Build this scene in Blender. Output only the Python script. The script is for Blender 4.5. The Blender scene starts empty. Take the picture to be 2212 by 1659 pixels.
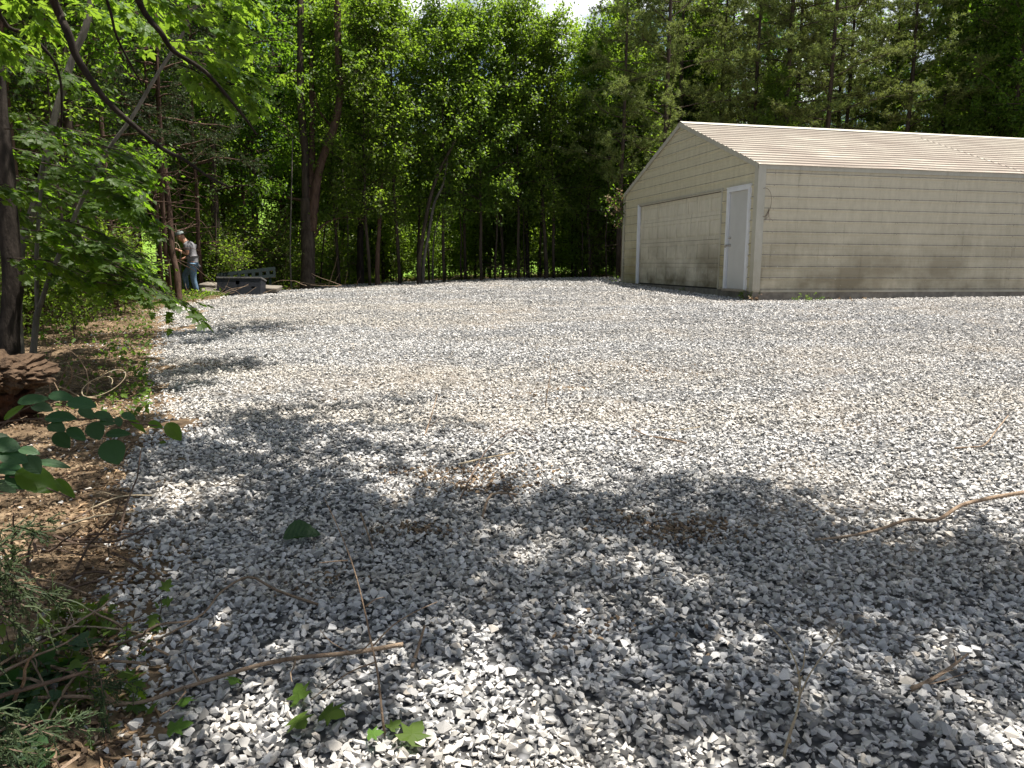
import bpy, math, random
import numpy as np
from mathutils import Vector, Matrix

scene = bpy.context.scene
C = scene.collection
PI = math.pi
rng = np.random.default_rng(7)

# ------------------------------------------------------------------ camera
EYE = 1.65
PITCH, ROLL, FPX = .1551, .0061, 1662.0
_f = np.array([0, math.cos(PITCH), -math.sin(PITCH)])
_u = np.array([0, math.sin(PITCH), math.cos(PITCH)])
_x = np.array([1., 0, 0])
CX = math.cos(ROLL) * _x + math.sin(ROLL) * _u
CU = -math.sin(ROLL) * _x + math.cos(ROLL) * _u
CF = _f
cam_d = bpy.data.cameras.new('camera'); cam = bpy.data.objects.new('camera', cam_d); C.objects.link(cam)
cam.matrix_world = Matrix(((CX[0], CU[0], -CF[0], 0), (CX[1], CU[1], -CF[1], 0), (CX[2], CU[2], -CF[2], EYE), (0, 0, 0, 1)))
cam_d.sensor_width = 36; cam_d.lens = 36 * FPX / 2212; cam_d.clip_start = .05; cam_d.clip_end = 2000
scene.camera = cam

# ------------------------------------------------------------------ world, sun, exposure
SUN_EL = math.radians(74)
SUN_H = np.array([.965, .262]); SUN_H /= np.linalg.norm(SUN_H)
SUN = np.array([SUN_H[0] * math.cos(SUN_EL), SUN_H[1] * math.cos(SUN_EL), math.sin(SUN_EL)])
world = bpy.data.worlds.new("World"); scene.world = world; world.use_nodes = True
wn, wl = world.node_tree.nodes, world.node_tree.links
wn.clear()
sky = wn.new('ShaderNodeTexSky'); sky.sky_type = 'NISHITA'; sky.sun_disc = False
sky.dust_density = 2.0; sky.sun_elevation = SUN_EL; sky.sun_rotation = math.atan2(SUN_H[0], SUN_H[1])
tc = wn.new('ShaderNodeTexCoord'); mp = wn.new('ShaderNodeMapping'); mp.inputs['Scale'].default_value = (1, 1, 2.4)
mp.inputs['Location'].default_value = (.1, .5, .3)
nz = wn.new('ShaderNodeTexNoise'); nz.inputs['Scale'].default_value = 3.2; nz.inputs['Detail'].default_value = 7; nz.inputs['Roughness'].default_value = .55
rp = wn.new('ShaderNodeValToRGB'); rp.color_ramp.elements[0].position = .545; rp.color_ramp.elements[1].position = .605
mx = wn.new('ShaderNodeMix'); mx.data_type = 'RGBA'; mx.inputs[7].default_value = (12.5, 12.8, 13.2, 1)
bg = wn.new('ShaderNodeBackground'); bg.inputs['Strength'].default_value = .05
wo = wn.new('ShaderNodeOutputWorld')
wl.new(tc.outputs['Generated'], mp.inputs['Vector']); wl.new(mp.outputs[0], nz.inputs['Vector'])
wl.new(nz.outputs['Fac'], rp.inputs[0]); wl.new(rp.outputs[0], mx.inputs[0]); wl.new(sky.outputs[0], mx.inputs[6])
wl.new(mx.outputs[2], bg.inputs['Color']); wl.new(bg.outputs[0], wo.inputs[0])
sd = bpy.data.lights.new('sun', 'SUN'); sd.energy = 5.0; sd.angle = math.radians(.53); sd.color = (1, .955, .88)
so = bpy.data.objects.new('sun', sd); C.objects.link(so)
so.rotation_euler = Vector(SUN).to_track_quat('Z', 'Y').to_euler()
scene.view_settings.view_transform = 'Standard'; scene.view_settings.look = 'None'
scene.view_settings.gamma = 1; scene.view_settings.use_curve_mapping = False
scene.view_settings.exposure = 1.2

# ------------------------------------------------------------------ helpers
def hash2(ix, iy, s):
    n = (ix.astype(np.int64) * 374761393 + iy.astype(np.int64) * 668265263 + s * 974634777) & 0xffffffff
    n = ((n ^ (n >> 13)) * 1274126177) & 0xffffffff
    return ((n ^ (n >> 16)) & 0xffff) / 65535.0
def vn(x, y, sc, s=0):
    x = np.asarray(x, float) / sc; y = np.asarray(y, float) / sc
    ix, iy = np.floor(x), np.floor(y); fx, fy = x - ix, y - iy
    fx = fx * fx * (3 - 2 * fx); fy = fy * fy * (3 - 2 * fy)
    a = hash2(ix, iy, s); b = hash2(ix + 1, iy, s); c = hash2(ix, iy + 1, s); d = hash2(ix + 1, iy + 1, s)
    return (a * (1 - fx) + b * fx) * (1 - fy) + (c * (1 - fx) + d * fx) * fy - .5
def ground(x, y):
    x = np.asarray(x, float); y = np.asarray(y, float)
    t = y / 20.; L = (t + 1 - np.sqrt((t - 1) ** 2 + .04)) / 2
    z = L * (1.08 + .033 * np.clip(x, -16, 22))
    z = z + .017 * (np.clip(y, 42, 74) - 42) ** 2 / (1 + .03 * (np.clip(y, 42, 74) - 42))
    z = z + .05 * vn(x, y, 1.7, 3) + .025 * vn(x, y, .6, 5)
    u = (x - 5.0567) * .97633 + (y - 16.3104) * .21628; v = -(x - 5.0567) * .21628 + (y - 16.3104) * .97633
    out = np.maximum(np.maximum(-u, u - 12.6), np.maximum(-v, v - 7.763)); w = np.exp(-(np.clip(out, 0, 50) / 2.6) ** 2)
    return z * (1 - w) + w * (.90 + .005 * np.clip(u, 0, 12) + .18 * np.clip(v / 7.763, 0, 1))
def g1(x, y): return float(ground(x, y))
def ray(px, py): return CF + CX * (px - 1106) / FPX - CU * (py - 829.5) / FPX
def P(px, py, D): return np.array([0, 0, EYE]) + ray(px, py) * D
def at(px, py):                      # ground point seen at a place in the picture
    r = ray(px, py); t = 1.5
    while t < 80:
        p = np.array([0, 0, EYE]) + r * t
        if p[2] < g1(p[0], p[1]): break
        t += .02 + t * .003
    return p[0], p[1]
def flat_edges(F):
    return F
def make_mesh(name, V, Fs, smooth=False):
    me = bpy.data.meshes.new(name)
    V = np.asarray(V, np.float32)
    if not isinstance(Fs, list) or (len(Fs) and not hasattr(Fs[0], 'shape')):
        me.from_pydata([tuple(map(float, v)) for v in V], [], [tuple(int(i) for i in f) for f in Fs])
    else:
        Fs = [f for f in Fs if len(f)]
        me.vertices.add(len(V)); me.vertices.foreach_set('co', V.ravel())
        idx = np.concatenate([f.ravel() for f in Fs]).astype(np.int32)
        tot = np.concatenate([np.full(len(f), f.shape[1]) for f in Fs]).astype(np.int32)
        st = np.concatenate([[0], np.cumsum(tot)[:-1]]).astype(np.int32)
        me.loops.add(len(idx)); me.loops.foreach_set('vertex_index', idx)
        me.polygons.add(len(tot)); me.polygons.foreach_set('loop_start', st)
        me.update(calc_edges=True)
    me.polygons.foreach_set('use_smooth', np.full(len(me.polygons), bool(smooth)))
    return me
class MB:
    def __init__(s): s.V = []; s.F = []; s.n = 0
    def add(s, V, *Fs):
        V = np.asarray(V, float)
        for F in Fs: s.F.append(np.asarray(F, int) + s.n)
        s.V.append(V); s.n += len(V); return s
    def box(s, a, b):
        x0, y0, z0 = a; x1, y1, z1 = b
        V = [(x0, y0, z0), (x1, y0, z0), (x1, y1, z0), (x0, y1, z0), (x0, y0, z1), (x1, y0, z1), (x1, y1, z1), (x0, y1, z1)]
        return s.add(V, [(0, 3, 2, 1), (4, 5, 6, 7), (0, 1, 5, 4), (1, 2, 6, 5), (2, 3, 7, 6), (3, 0, 4, 7)])
    def tube(s, pts, rad, n=6, rough=0, seed=0, cap=True):
        pts = np.asarray(pts, float); m = len(pts); rad = np.broadcast_to(np.asarray(rad, float), (m,))
        T = np.gradient(pts, axis=0); T /= np.linalg.norm(T, axis=1)[:, None] + 1e-9
        ref = np.array([0, 0, 1.]) if abs(T[:, 2]).mean() < .8 else np.array([0, 1., 0])
        A = np.cross(T, ref); A /= np.linalg.norm(A, axis=1)[:, None] + 1e-9; B = np.cross(T, A)
        th = np.arange(n) * 2 * PI / n
        rr = rad[:, None] * np.ones((1, n))
        if rough:
            r2 = np.random.default_rng(seed); rr = rr * (1 + rough * (r2.random((m, n)) - .5))
        V = pts[:, None, :] + rr[..., None] * (np.cos(th)[None, :, None] * A[:, None, :] + np.sin(th)[None, :, None] * B[:, None, :])
        i = np.arange(m - 1)[:, None] * n; j = np.arange(n)[None, :]; k = (j + 1) % n
        Q = np.stack([i + j, i + k, i + n + k, i + n + j], -1).reshape(-1, 4)
        V = V.reshape(-1, 3)
        if cap:
            V = np.vstack([V, pts[:1], pts[-1:]]); c0, c1 = m * n, m * n + 1; j = np.arange(n); k = (j + 1) % n
            T1 = np.stack([np.full(n, c0), k, j], -1); T2 = np.stack([np.full(n, c1), (m - 1) * n + j, (m - 1) * n + k], -1)
            return s.add(V, Q, np.vstack([T1, T2]))
        return s.add(V, Q)
    def mesh(s, name, smooth=False):
        q = [f for f in s.F if f.shape[1] == 4]; t = [f for f in s.F if f.shape[1] == 3]
        Fs = ([np.vstack(q)] if q else []) + ([np.vstack(t)] if t else [])
        return make_mesh(name, np.vstack(s.V), Fs, smooth)
    def build(s, name, mat, parent=None, smooth=False):
        return link(name, s.mesh(name, smooth), mat, parent)
def link(name, me, mat=None, parent=None):
    o = bpy.data.objects.new(name, me); C.objects.link(o)
    if mat is not None and len(me.materials) == 0: me.materials.append(mat)
    if parent is not None: o.parent = parent
    return o
def tag(o, label=None, cat=None, group=None, kind=None):
    if label: o['label'] = label
    if cat: o['category'] = cat
    if group: o['group'] = group
    if kind: o['kind'] = kind
    return o
def empty(name, loc=(0, 0, 0), rz=0):
    o = bpy.data.objects.new(name, None); C.objects.link(o); o.location = [float(v) for v in loc]; o.rotation_euler = (0, 0, rz); o.empty_display_size = .2
    return o
def unit(v): return v / (np.linalg.norm(v, axis=-1, keepdims=True) + 1e-9)

# ------------------------------------------------------------------ materials
def mat_new(name):
    m = bpy.data.materials.new(name); m.use_nodes = True; n = m.node_tree.nodes; l = m.node_tree.links
    return m, n, l, n['Principled BSDF']
def nd(n, t, **kw):
    x = n.new(t)
    for k, v in kw.items():
        if hasattr(x, k): setattr(x, k, v)
        else: x.inputs[k].default_value = v
    return x
def noise(n, l, scale, detail=4, rough=.6, vec=None, stretch=None):
    x = nd(n, 'ShaderNodeTexNoise', Scale=scale, Detail=detail, Roughness=rough)
    t = n.new('ShaderNodeTexCoord')
    if stretch:
        mpp = n.new('ShaderNodeMapping'); mpp.inputs['Scale'].default_value = stretch
        l.new(t.outputs['Object'], mpp.inputs[0]); l.new(mpp.outputs[0], x.inputs['Vector'])
    else: l.new(t.outputs['Object'], x.inputs['Vector'])
    return x
def ramp(n, l, src, stops):
    r = n.new('ShaderNodeValToRGB'); e = r.color_ramp.elements
    while len(e) < len(stops): e.new(.5)
    for i, (p, c) in enumerate(stops): e[i].position = p; e[i].color = (*c, 1) if len(c) == 3 else c
    l.new(src, r.inputs[0]); return r
def mixc(n, l, fac, a, b, mode='MIX'):
    m = n.new('ShaderNodeMix'); m.data_type = 'RGBA'; m.blend_type = mode
    for s, v in ((0, fac), (6, a), (7, b)):
        if hasattr(v, 'is_output') or isinstance(v, bpy.types.NodeSocket): l.new(v, m.inputs[s])
        elif s == 0: m.inputs[0].default_value = v
        else: m.inputs[s].default_value = (*v, 1)
    return m.outputs[2]
def bump(n, l, bs, src, strength, dist):
    b = nd(n, 'ShaderNodeBump', Strength=strength, Distance=dist); l.new(src, b.inputs['Height']); l.new(b.outputs[0], bs.inputs['Normal'])

def leaf_mat(name, a, b, trans, tf=.45, rough=.45, spec=.5, objvar=True):
    m, n, l, p = mat_new(name)
    g = n.new('ShaderNodeNewGeometry')
    c = ramp(n, l, g.outputs['Random Per Island'], [(0, a), (.55, tuple((x + y) / 2 for x, y in zip(a, b))), (1, b)])
    col = c.outputs[0]
    if objvar:
        oi = n.new('ShaderNodeObjectInfo'); hs = nd(n, 'ShaderNodeHueSaturation')
        r1 = nd(n, 'ShaderNodeMapRange'); r1.inputs['To Min'].default_value = .485; r1.inputs['To Max'].default_value = .515; l.new(oi.outputs['Random'], r1.inputs[0])
        r2 = nd(n, 'ShaderNodeMapRange'); r2.inputs['To Min'].default_value = .8; r2.inputs['To Max'].default_value = 1.2; l.new(oi.outputs['Random'], r2.inputs[0])
        l.new(r1.outputs[0], hs.inputs['Hue']); l.new(r2.outputs[0], hs.inputs['Value']); l.new(col, hs.inputs['Color']); col = hs.outputs[0]
    l.new(col, p.inputs['Base Color']); p.inputs['Roughness'].default_value = rough; p.inputs['Specular IOR Level'].default_value = spec
    t = n.new('ShaderNodeBsdfTranslucent'); tcol = mixc(n, l, .65, col, trans); l.new(tcol, t.inputs['Color'])
    mx = n.new('ShaderNodeMixShader'); mx.inputs[0].default_value = tf
    l.new(p.outputs[0], mx.inputs[1]); l.new(t.outputs[0], mx.inputs[2]); l.new(mx.outputs[0], n['Material Output'].inputs['Surface'])
    return m
def bark_mat(name, a, b, scale=9, c=None):
    m, n, l, p = mat_new(name)
    x = noise(n, l, scale, 6, .7, stretch=(1, 1, .22)); x2 = noise(n, l, 1.3, 3)
    r = ramp(n, l, x.outputs['Fac'], [(.3, a), (.7, b)])
    col = mixc(n, l, ramp(n, l, x2.outputs['Fac'], [(.5, (0, 0, 0)), (.7, (1, 1, 1))]).outputs[0], r.outputs[0], c or b)
    l.new(col, p.inputs['Base Color']); p.inputs['Roughness'].default_value = .95; p.inputs['Specular IOR Level'].default_value = .1
    bump(n, l, p, x.outputs['Fac'], .9, .03); return m
def plain(name, col, rough=.6, metal=0, var=.15, scale=20):
    m, n, l, p = mat_new(name); x = noise(n, l, scale, 4)
    r = ramp(n, l, x.outputs['Fac'], [(.3, tuple(v * (1 - var) for v in col)), (.7, tuple(v * (1 + var) for v in col))])
    l.new(r.outputs[0], p.inputs['Base Color']); p.inputs['Roughness'].default_value = rough; p.inputs['Metallic'].default_value = metal
    return m

M = {}
M['leaf'] = leaf_mat('broad_leaf', (.032, .062, .012), (.115, .165, .028), (.40, .62, .04), .5, .5, .3)
M['leaf2'] = leaf_mat('maple_leaf', (.022, .052, .009), (.062, .115, .018), (.30, .55, .025), .5, .5, .25)
M['leaf_young'] = leaf_mat('young_leaf', (.03, .065, .010), (.085, .14, .025), (.38, .58, .04), .5, .5, .25)
M['leaf_pine'] = leaf_mat('pine_needle', (.07, .10, .028), (.19, .215, .06), (.32, .40, .08), .35, .6, .25)
M['leaf_cedar'] = leaf_mat('cedar_spray', (.018, .034, .013), (.052, .074, .026), (.12, .18, .05), .2, .65, .25)
M['leaf_dark'] = leaf_mat('dark_leaf', (.018, .052, .018), (.034, .082, .025), (.08, .25, .025), .25, .55, .35)
M['leaf_dry'] = leaf_mat('dry_leaf', (.14, .09, .055), (.36, .27, .17), (.4, .25, .1), .2, .8, .2)
M['grassy'] = leaf_mat('weed', (.045, .095, .016), (.10, .165, .028), (.26, .44, .04), .4, .6, .2)
M['bark'] = bark_mat('grey_brown_bark', (.022, .017, .013), (.10, .078, .06), 9, (.07, .05, .038))
M['bark_red'] = bark_mat('reddish_cedar_bark', (.03, .02, .015), (.14, .088, .065), 12, (.10, .06, .043))
M['bark_pale'] = bark_mat('pale_smooth_bark', (.06, .053, .043), (.20, .18, .15), 8, (.13, .115, .09))
M['bark_dark'] = bark_mat('dark_bark', (.009, .007, .006), (.045, .036, .03), 14)
M['twig'] = bark_mat('dry_twig', (.14, .09, .06), (.36, .27, .19), 25)
M['twig_dark'] = bark_mat('dark_twig', (.06, .04, .03), (.17, .12, .09), 25)
M['twig_pale'] = bark_mat('pale_twig', (.26, .2, .13), (.5, .42, .29), 20)

def rock_mat(name, lo, hi, tint, dust=False):
    m, n, l, p = mat_new(name)
    oi = n.new('ShaderNodeObjectInfo')
    r = ramp(n, l, oi.outputs['Random'], [(0, lo), (.35, tuple(v * .82 for v in hi)), (.8, hi), (.93, tint), (1, tuple(min(.8, v * 1.25) for v in hi))])
    x = nd(n, 'ShaderNodeTexNoise', Scale=55, Detail=5, Roughness=.7)
    t = n.new('ShaderNodeTexCoord'); l.new(t.outputs['Object'], x.inputs['Vector'])
    col = mixc(n, l, .8, r.outputs[0], ramp(n, l, x.outputs['Fac'], [(.3, (.6, .6, .6)), (.7, (1.25, 1.25, 1.25))]).outputs[0], 'MULTIPLY')
    l.new(col, p.inputs['Base Color']); p.inputs['Roughness'].default_value = .85; p.inputs['Specular IOR Level'].default_value = .25
    if dust:
        gg = n.new('ShaderNodeNewGeometry'); mpp = n.new('ShaderNodeMapping'); mpp.inputs['Scale'].default_value = (.14, .75, 1); l.new(gg.outputs['Position'], mpp.inputs[0])
        dn = nd(n, 'ShaderNodeTexNoise', Scale=1.0, Detail=5, Roughness=.65); l.new(mpp.outputs[0], dn.inputs['Vector'])
        fr = nd(n, 'ShaderNodeMath', operation='MULTIPLY'); l.new(ramp(n, l, dn.outputs['Fac'], [(.42, (.12, .12, .12)), (.62, (.75, .75, .75))]).outputs[0], fr.inputs[0]); fr.inputs[1].default_value = .75
        c2 = mixc(n, l, fr.outputs[0], col, (.46, .41, .34)); l.new(c2, p.inputs['Base Color'])
    bump(n, l, p, x.outputs['Fac'], .4, .004); return m
M['gravel'] = rock_mat('crushed_limestone', (.13, .135, .14), (.58, .575, .57), (.46, .41, .35), True)
M['clod'] = rock_mat('dirt_clod', (.06, .04, .026), (.21, .145, .09), (.32, .24, .16))
M['chip'] = rock_mat('wood_chip', (.16, .09, .05), (.42, .28, .16), (.55, .42, .28))
def gravel_sheet_mat():
    m, n, l, p = mat_new('gravel_bed')
    t = n.new('ShaderNodeTexCoord'); v = nd(n, 'ShaderNodeTexVoronoi', Scale=26); l.new(t.outputs['Object'], v.inputs['Vector'])
    g = ramp(n, l, v.outputs['Distance'], [(0, (.30, .30, .30)), (.35, (.17, .17, .17)), (.6, (.04, .04, .04))])  # cell rims darkened: shade between the stones is put into the colour
    hsv = nd(n, 'ShaderNodeSeparateColor'); l.new(v.outputs['Color'], hsv.inputs[0])
    c = mixc(n, l, 1, g.outputs[0], ramp(n, l, hsv.outputs[0], [(0, (.55, .55, .58)), (1, (1.3, 1.28, 1.24))]).outputs[0], 'MULTIPLY')
    x = noise(n, l, .8, 5); c = mixc(n, l, ramp(n, l, x.outputs['Fac'], [(.52, (0, 0, 0)), (.72, (.45, .45, .45))]).outputs[0], c, (.36, .29, .21))
    l.new(c, p.inputs['Base Color']); p.inputs['Roughness'].default_value = .95; bump(n, l, p, v.outputs['Distance'], .6, .02); return m
M['gravel_bed'] = gravel_sheet_mat()
def soil_mat():
    m, n, l, p = mat_new('soil_and_lawn')
    x = noise(n, l, 3.5, 8, .7); x2 = noise(n, l, .5, 4); x3 = noise(n, l, 30, 4)
    soil = ramp(n, l, x.outputs['Fac'], [(.3, (.045, .032, .022)), (.5, (.13, .09, .055)), (.7, (.30, .22, .14))]).outputs[0]
    soil = mixc(n, l, .7, soil, ramp(n, l, x3.outputs['Fac'], [(.3, (.5, .5, .5)), (.7, (1.3, 1.3, 1.3))]).outputs[0], 'MULTIPLY')
    grass = ramp(n, l, x.outputs['Fac'], [(.3, (.10, .19, .025)), (.7, (.19, .30, .045))]).outputs[0]
    t = n.new('ShaderNodeTexCoord'); sp = n.new('ShaderNodeSeparateXYZ'); l.new(t.outputs['Object'], sp.inputs[0])
    ad = nd(n, 'ShaderNodeMath', operation='ADD'); l.new(sp.outputs['Y'], ad.inputs[0])
    mu = nd(n, 'ShaderNodeMath', operation='MULTIPLY'); l.new(x2.outputs['Fac'], mu.inputs[0]); mu.inputs[1].default_value = 6; l.new(mu.outputs[0], ad.inputs[1])
    mr = nd(n, 'ShaderNodeMapRange'); mr.inputs['From Min'].default_value = 42; mr.inputs['From Max'].default_value = 45; l.new(ad.outputs[0], mr.inputs[0])
    l.new(mixc(n, l, mr.outputs[0], soil, grass), p.inputs['Base Color']); p.inputs['Roughness'].default_value = 1; p.inputs['Specular IOR Level'].default_value = .1
    bump(n, l, p, x.outputs['Fac'], .8, .06); return m
M['soil'] = soil_mat()

# ------------------------------------------------------------------ ground sheet
GAR = np.array([5.0567, 16.3104, EYE - .5495]); YAW = .2180; GW, GH, GR, GL = 7.763, 2.6, 1.4476, 12.6
_s = np.array([math.cos(YAW), math.sin(YAW)]); _t = np.array([-math.sin(YAW), math.cos(YAW)])
def build_ground():
    ys = np.concatenate([np.arange(-40, -3, 2.), np.arange(-3, 12, .12), np.arange(12, 30, .3), np.arange(30, 100, 1.2), np.array([105, 120, 150, 200, 300, 500, 900])])
    xs = np.concatenate([-np.geomspace(12, 800, 26)[::-1], np.arange(-11.8, 12, .16), np.geomspace(12, 800, 26)])
    X, Y = np.meshgrid(xs, ys); Z = ground(X, Y)
    lump = (.10 * np.clip(vn(X, Y, .45, 11), 0, 1) + .06 * np.clip(vn(X, Y, .2, 12), -.2, 1)) * np.clip((-X - .30 * Y - .2) / .8, 0, 1) * (Y < 22)
    Z = Z + lump
    ny, nx = X.shape; i = np.arange(ny - 1)[:, None] * nx; j = np.arange(nx - 1)[None]
    F = np.stack([i + j, i + j + 1, i + j + 1 + nx, i + j + nx], -1).reshape(-1, 4)
    o = link('ground', make_mesh('ground', np.stack([X, Y, Z], -1).reshape(-1, 3), [F], True), M['soil'])
    tag(o, 'brown forest soil at the left and under the trees with bright lawn beyond', kind='structure')
build_ground()

# gravel lot outline (picture tracing put onto the terrain, then closed outside the frame)
edge_px = [(165, 1659), (205, 1560), (235, 1500), (235, 1400), (215, 1310), (285, 1240), (300, 1150), (285, 1050), (322, 930), (330, 860), (322, 790), (335, 720), (325, 672), (420, 652), (500, 640),
           (640, 628), (800, 616), (900, 608), (1050, 601), (1200, 597)]
edge = [at(*p) for p in edge_px]
poly = np.array([(-1.1, -4), (-1.25, 1.5)] + edge + [(2.0, 28.5), (6.0, 28.0), (8, 26.5), (26, 30), (26, -4)])
def sdist(x, y):
    x = np.asarray(x, float); y = np.asarray(y, float); d = np.full(x.shape, 1e9); ins = np.zeros(x.shape, bool)
    for a, b in zip(poly, np.roll(poly, -1, 0)):
        e = b - a; t = np.clip(((x - a[0]) * e[0] + (y - a[1]) * e[1]) / (e @ e), 0, 1)
        d = np.minimum(d, np.hypot(x - a[0] - t * e[0], y - a[1] - t * e[1]))
        c = ((a[1] > y) != (b[1] > y)) & (x < (b[0] - a[0]) * (y - a[1]) / (b[1] - a[1] + 1e-12) + a[0]); ins ^= c
    return np.where(ins, d, -d)
def sdn(x, y): return sdist(x, y) + .22 * vn(x, y, .5, 21) + .2 * vn(x, y, .17, 22)
def gz(x, y):                         # height of the gravel surface
    sdv = sdist(x, y) + .25 * vn(x, y, .5, 21)
    u = (x - GAR[0]) * _s[0] + (y - GAR[1]) * _s[1]; v = (x - GAR[0]) * _t[0] + (y - GAR[1]) * _t[1]
    out = np.maximum(np.maximum(-u, u - GL), np.maximum(-v, v - GW))
    bank = np.where(u < 0, -.03, -.03) * np.exp(-np.clip(out, 0, 9) / .5)
    ruts = .045 * vn(x * .3, y * 1.4, .9, 23) + .02 * vn(x, y, .35, 24)
    return ground(x, y) + np.clip(sdv * .12 - .02, -.06, .022) + bank + ruts
def build_lot():
    xs = np.arange(-9.5, 26, .14); ys = np.concatenate([np.arange(-4, 12, .12), np.arange(12, 30.5, .2)])
    X, Y = np.meshgrid(xs, ys); Z = gz(X, Y)
    ny, nx = X.shape; i = np.arange(ny - 1)[:, None] * nx; j = np.arange(nx - 1)[None]
    F = np.stack([i + j, i + j + 1, i + j + 1 + nx, i + j + nx], -1)
    keep = (sdist(X, Y) > -.5)[:-1, :-1]
    F = F[keep]
    o = link('gravel_lot', make_mesh('gravel_lot', np.stack([X, Y, Z], -1).reshape(-1, 3), [F], True), M['gravel_bed'])
    tag(o, 'wide light grey gravel lot in front of the garage', kind='structure')
build_lot()

# ------------------------------------------------------------------ scattered stones (instanced)
def convex_rock(seed, flat=(1, .75, .5)):
    r = random.Random(seed); import bmesh
    bm = bmesh.new()
    for i in range(9):
        v = Vector((r.gauss(0, 1), r.gauss(0, 1), r.gauss(0, 1))).normalized() * r.uniform(.75, 1)
        bm.verts.new((v.x * flat[0] * .5, v.y * flat[1] * .5, v.z * flat[2] * .5))
    res = bmesh.ops.convex_hull(bm, input=bm.verts)
    bmesh.ops.delete(bm, geom=[g for g in res['geom_interior'] if isinstance(g, bmesh.types.BMVert)], context='VERTS')
    me = bpy.data.meshes.new('stone'); bm.to_mesh(me); bm.free(); return me
def proto_collection(name, meshes, mat):
    col = bpy.data.collections.new(name)
    for me in meshes:
        me.materials.append(mat); o = bpy.data.objects.new('stone', me); col.objects.link(o)
    return col
def scatter(name, pts, rot, scl, idx, col, label):
    me = bpy.data.meshes.new(name); me.vertices.add(len(pts)); me.vertices.foreach_set('co', pts.astype(np.float32).ravel())
    a = me.attributes.new('rot', 'FLOAT_VECTOR', 'POINT'); a.data.foreach_set('vector', rot.astype(np.float32).ravel())
    a = me.attributes.new('scl', 'FLOAT_VECTOR', 'POINT'); a.data.foreach_set('vector', scl.astype(np.float32).ravel())
    a = me.attributes.new('pick', 'INT', 'POINT'); a.data.foreach_set('value', idx.astype(np.int32))
    o = bpy.data.objects.new(name, me); C.objects.link(o)
    ng = bpy.data.node_groups.new(name, 'GeometryNodeTree')
    ng.interface.new_socket('Geometry', in_out='INPUT', socket_type='NodeSocketGeometry'); ng.interface.new_socket('Geometry', in_out='OUTPUT', socket_type='NodeSocketGeometry')
    n, l = ng.nodes, ng.links; gi = n.new('NodeGroupInput'); go = n.new('NodeGroupOutput')
    iop = n.new('GeometryNodeInstanceOnPoints'); ci = n.new('GeometryNodeCollectionInfo'); ci.inputs['Collection'].default_value = col
    ci.inputs['Separate Children'].default_value = True; ci.inputs['Reset Children'].default_value = True
    def na(t, nm):
        x = n.new('GeometryNodeInputNamedAttribute'); x.data_type = t; x.inputs[0].default_value = nm; return x.outputs[0]
    l.new(gi.outputs[0], iop.inputs['Points']); l.new(ci.outputs[0], iop.inputs['Instance']); iop.inputs['Pick Instance'].default_value = True
    l.new(na('INT', 'pick'), iop.inputs['Instance Index']); l.new(na('FLOAT_VECTOR', 'scl'), iop.inputs['Scale'])
    er = n.new('FunctionNodeEulerToRotation'); l.new(na('FLOAT_VECTOR', 'rot'), er.inputs[0]); l.new(er.outputs[0], iop.inputs['Rotation'])
    l.new(iop.outputs[0], go.inputs[0])
    md = o.modifiers.new('scatter', 'NODES'); md.node_group = ng
    tag(o, label, kind='stuff'); return o
rocks = proto_collection('stone_shapes', [convex_rock(i, (1, random.Random(i).uniform(.6, .9), random.Random(i + 50).uniform(.4, .7))) for i in range(14)], M['gravel'])
def wedge(y0, y1, dens, grow=1.0, pad=1.5):
    n = int((y1 * y1 - y0 * y0) * .7 * dens + (y1 - y0) * pad * 2 * dens)
    y = np.sqrt(rng.random(n) * (y1 * y1 - y0 * y0) + y0 * y0); x = (rng.random(n) * 2 - 1) * (.70 * y + pad)
    s = np.full(n, grow); return x, y, s
def gravel_stones():
    X, Y, S = [np.concatenate(a) for a in zip(wedge(.9, 4.2, 2900, .95), wedge(4.2, 7, 2500, .86), wedge(7, 11, 1700, .80), wedge(11, 17, 1000, .85), wedge(17, 29, 420, 1.0))]
    sdv = sdn(X, Y)
    keep = (sdv > 0) | ((sdv > -.6) & (rng.random(len(X)) < .10 * np.exp(sdv * 4))) | ((X < 0) & (sdv > -1.4) & (sdv < 0) & (vn(X, Y, .5, 26) > .15) & (rng.random(len(X)) < .12))
    u = (X - GAR[0]) * _s[0] + (Y - GAR[1]) * _s[1]; v = (X - GAR[0]) * _t[0] + (Y - GAR[1]) * _t[1]
    keep &= ~((u > .02) & (v > .02) & (u < GL) & (v < GW))
    patch = (vn(X, Y, .9, 31) > .36) & (Y < 12) & (rng.random(len(X)) < .45); keep &= ~patch
    X, Y, S = X[keep], Y[keep], S[keep]; n = len(X)
    size = S * (.017 + .036 * rng.random(n) ** 1.7); big = rng.random(n) < .02; size[big] *= 1.4
    Z = np.maximum(gz(X, Y), ground(X, Y)) + size * (-.1 + .85 * rng.random(n) ** 1.2)
    rot = np.stack([rng.normal(0, .4, n), rng.normal(0, .4, n), rng.random(n) * 6.28], -1)
    scl = size[:, None] * (.9 + .5 * rng.random((n, 3)))
    scatter('gravel', np.stack([X, Y, Z], -1), rot, scl, rng.integers(0, 14, n), rocks, 'loose angular grey crushed stones covering the lot')
    return n
print('stones', gravel_stones())

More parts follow.
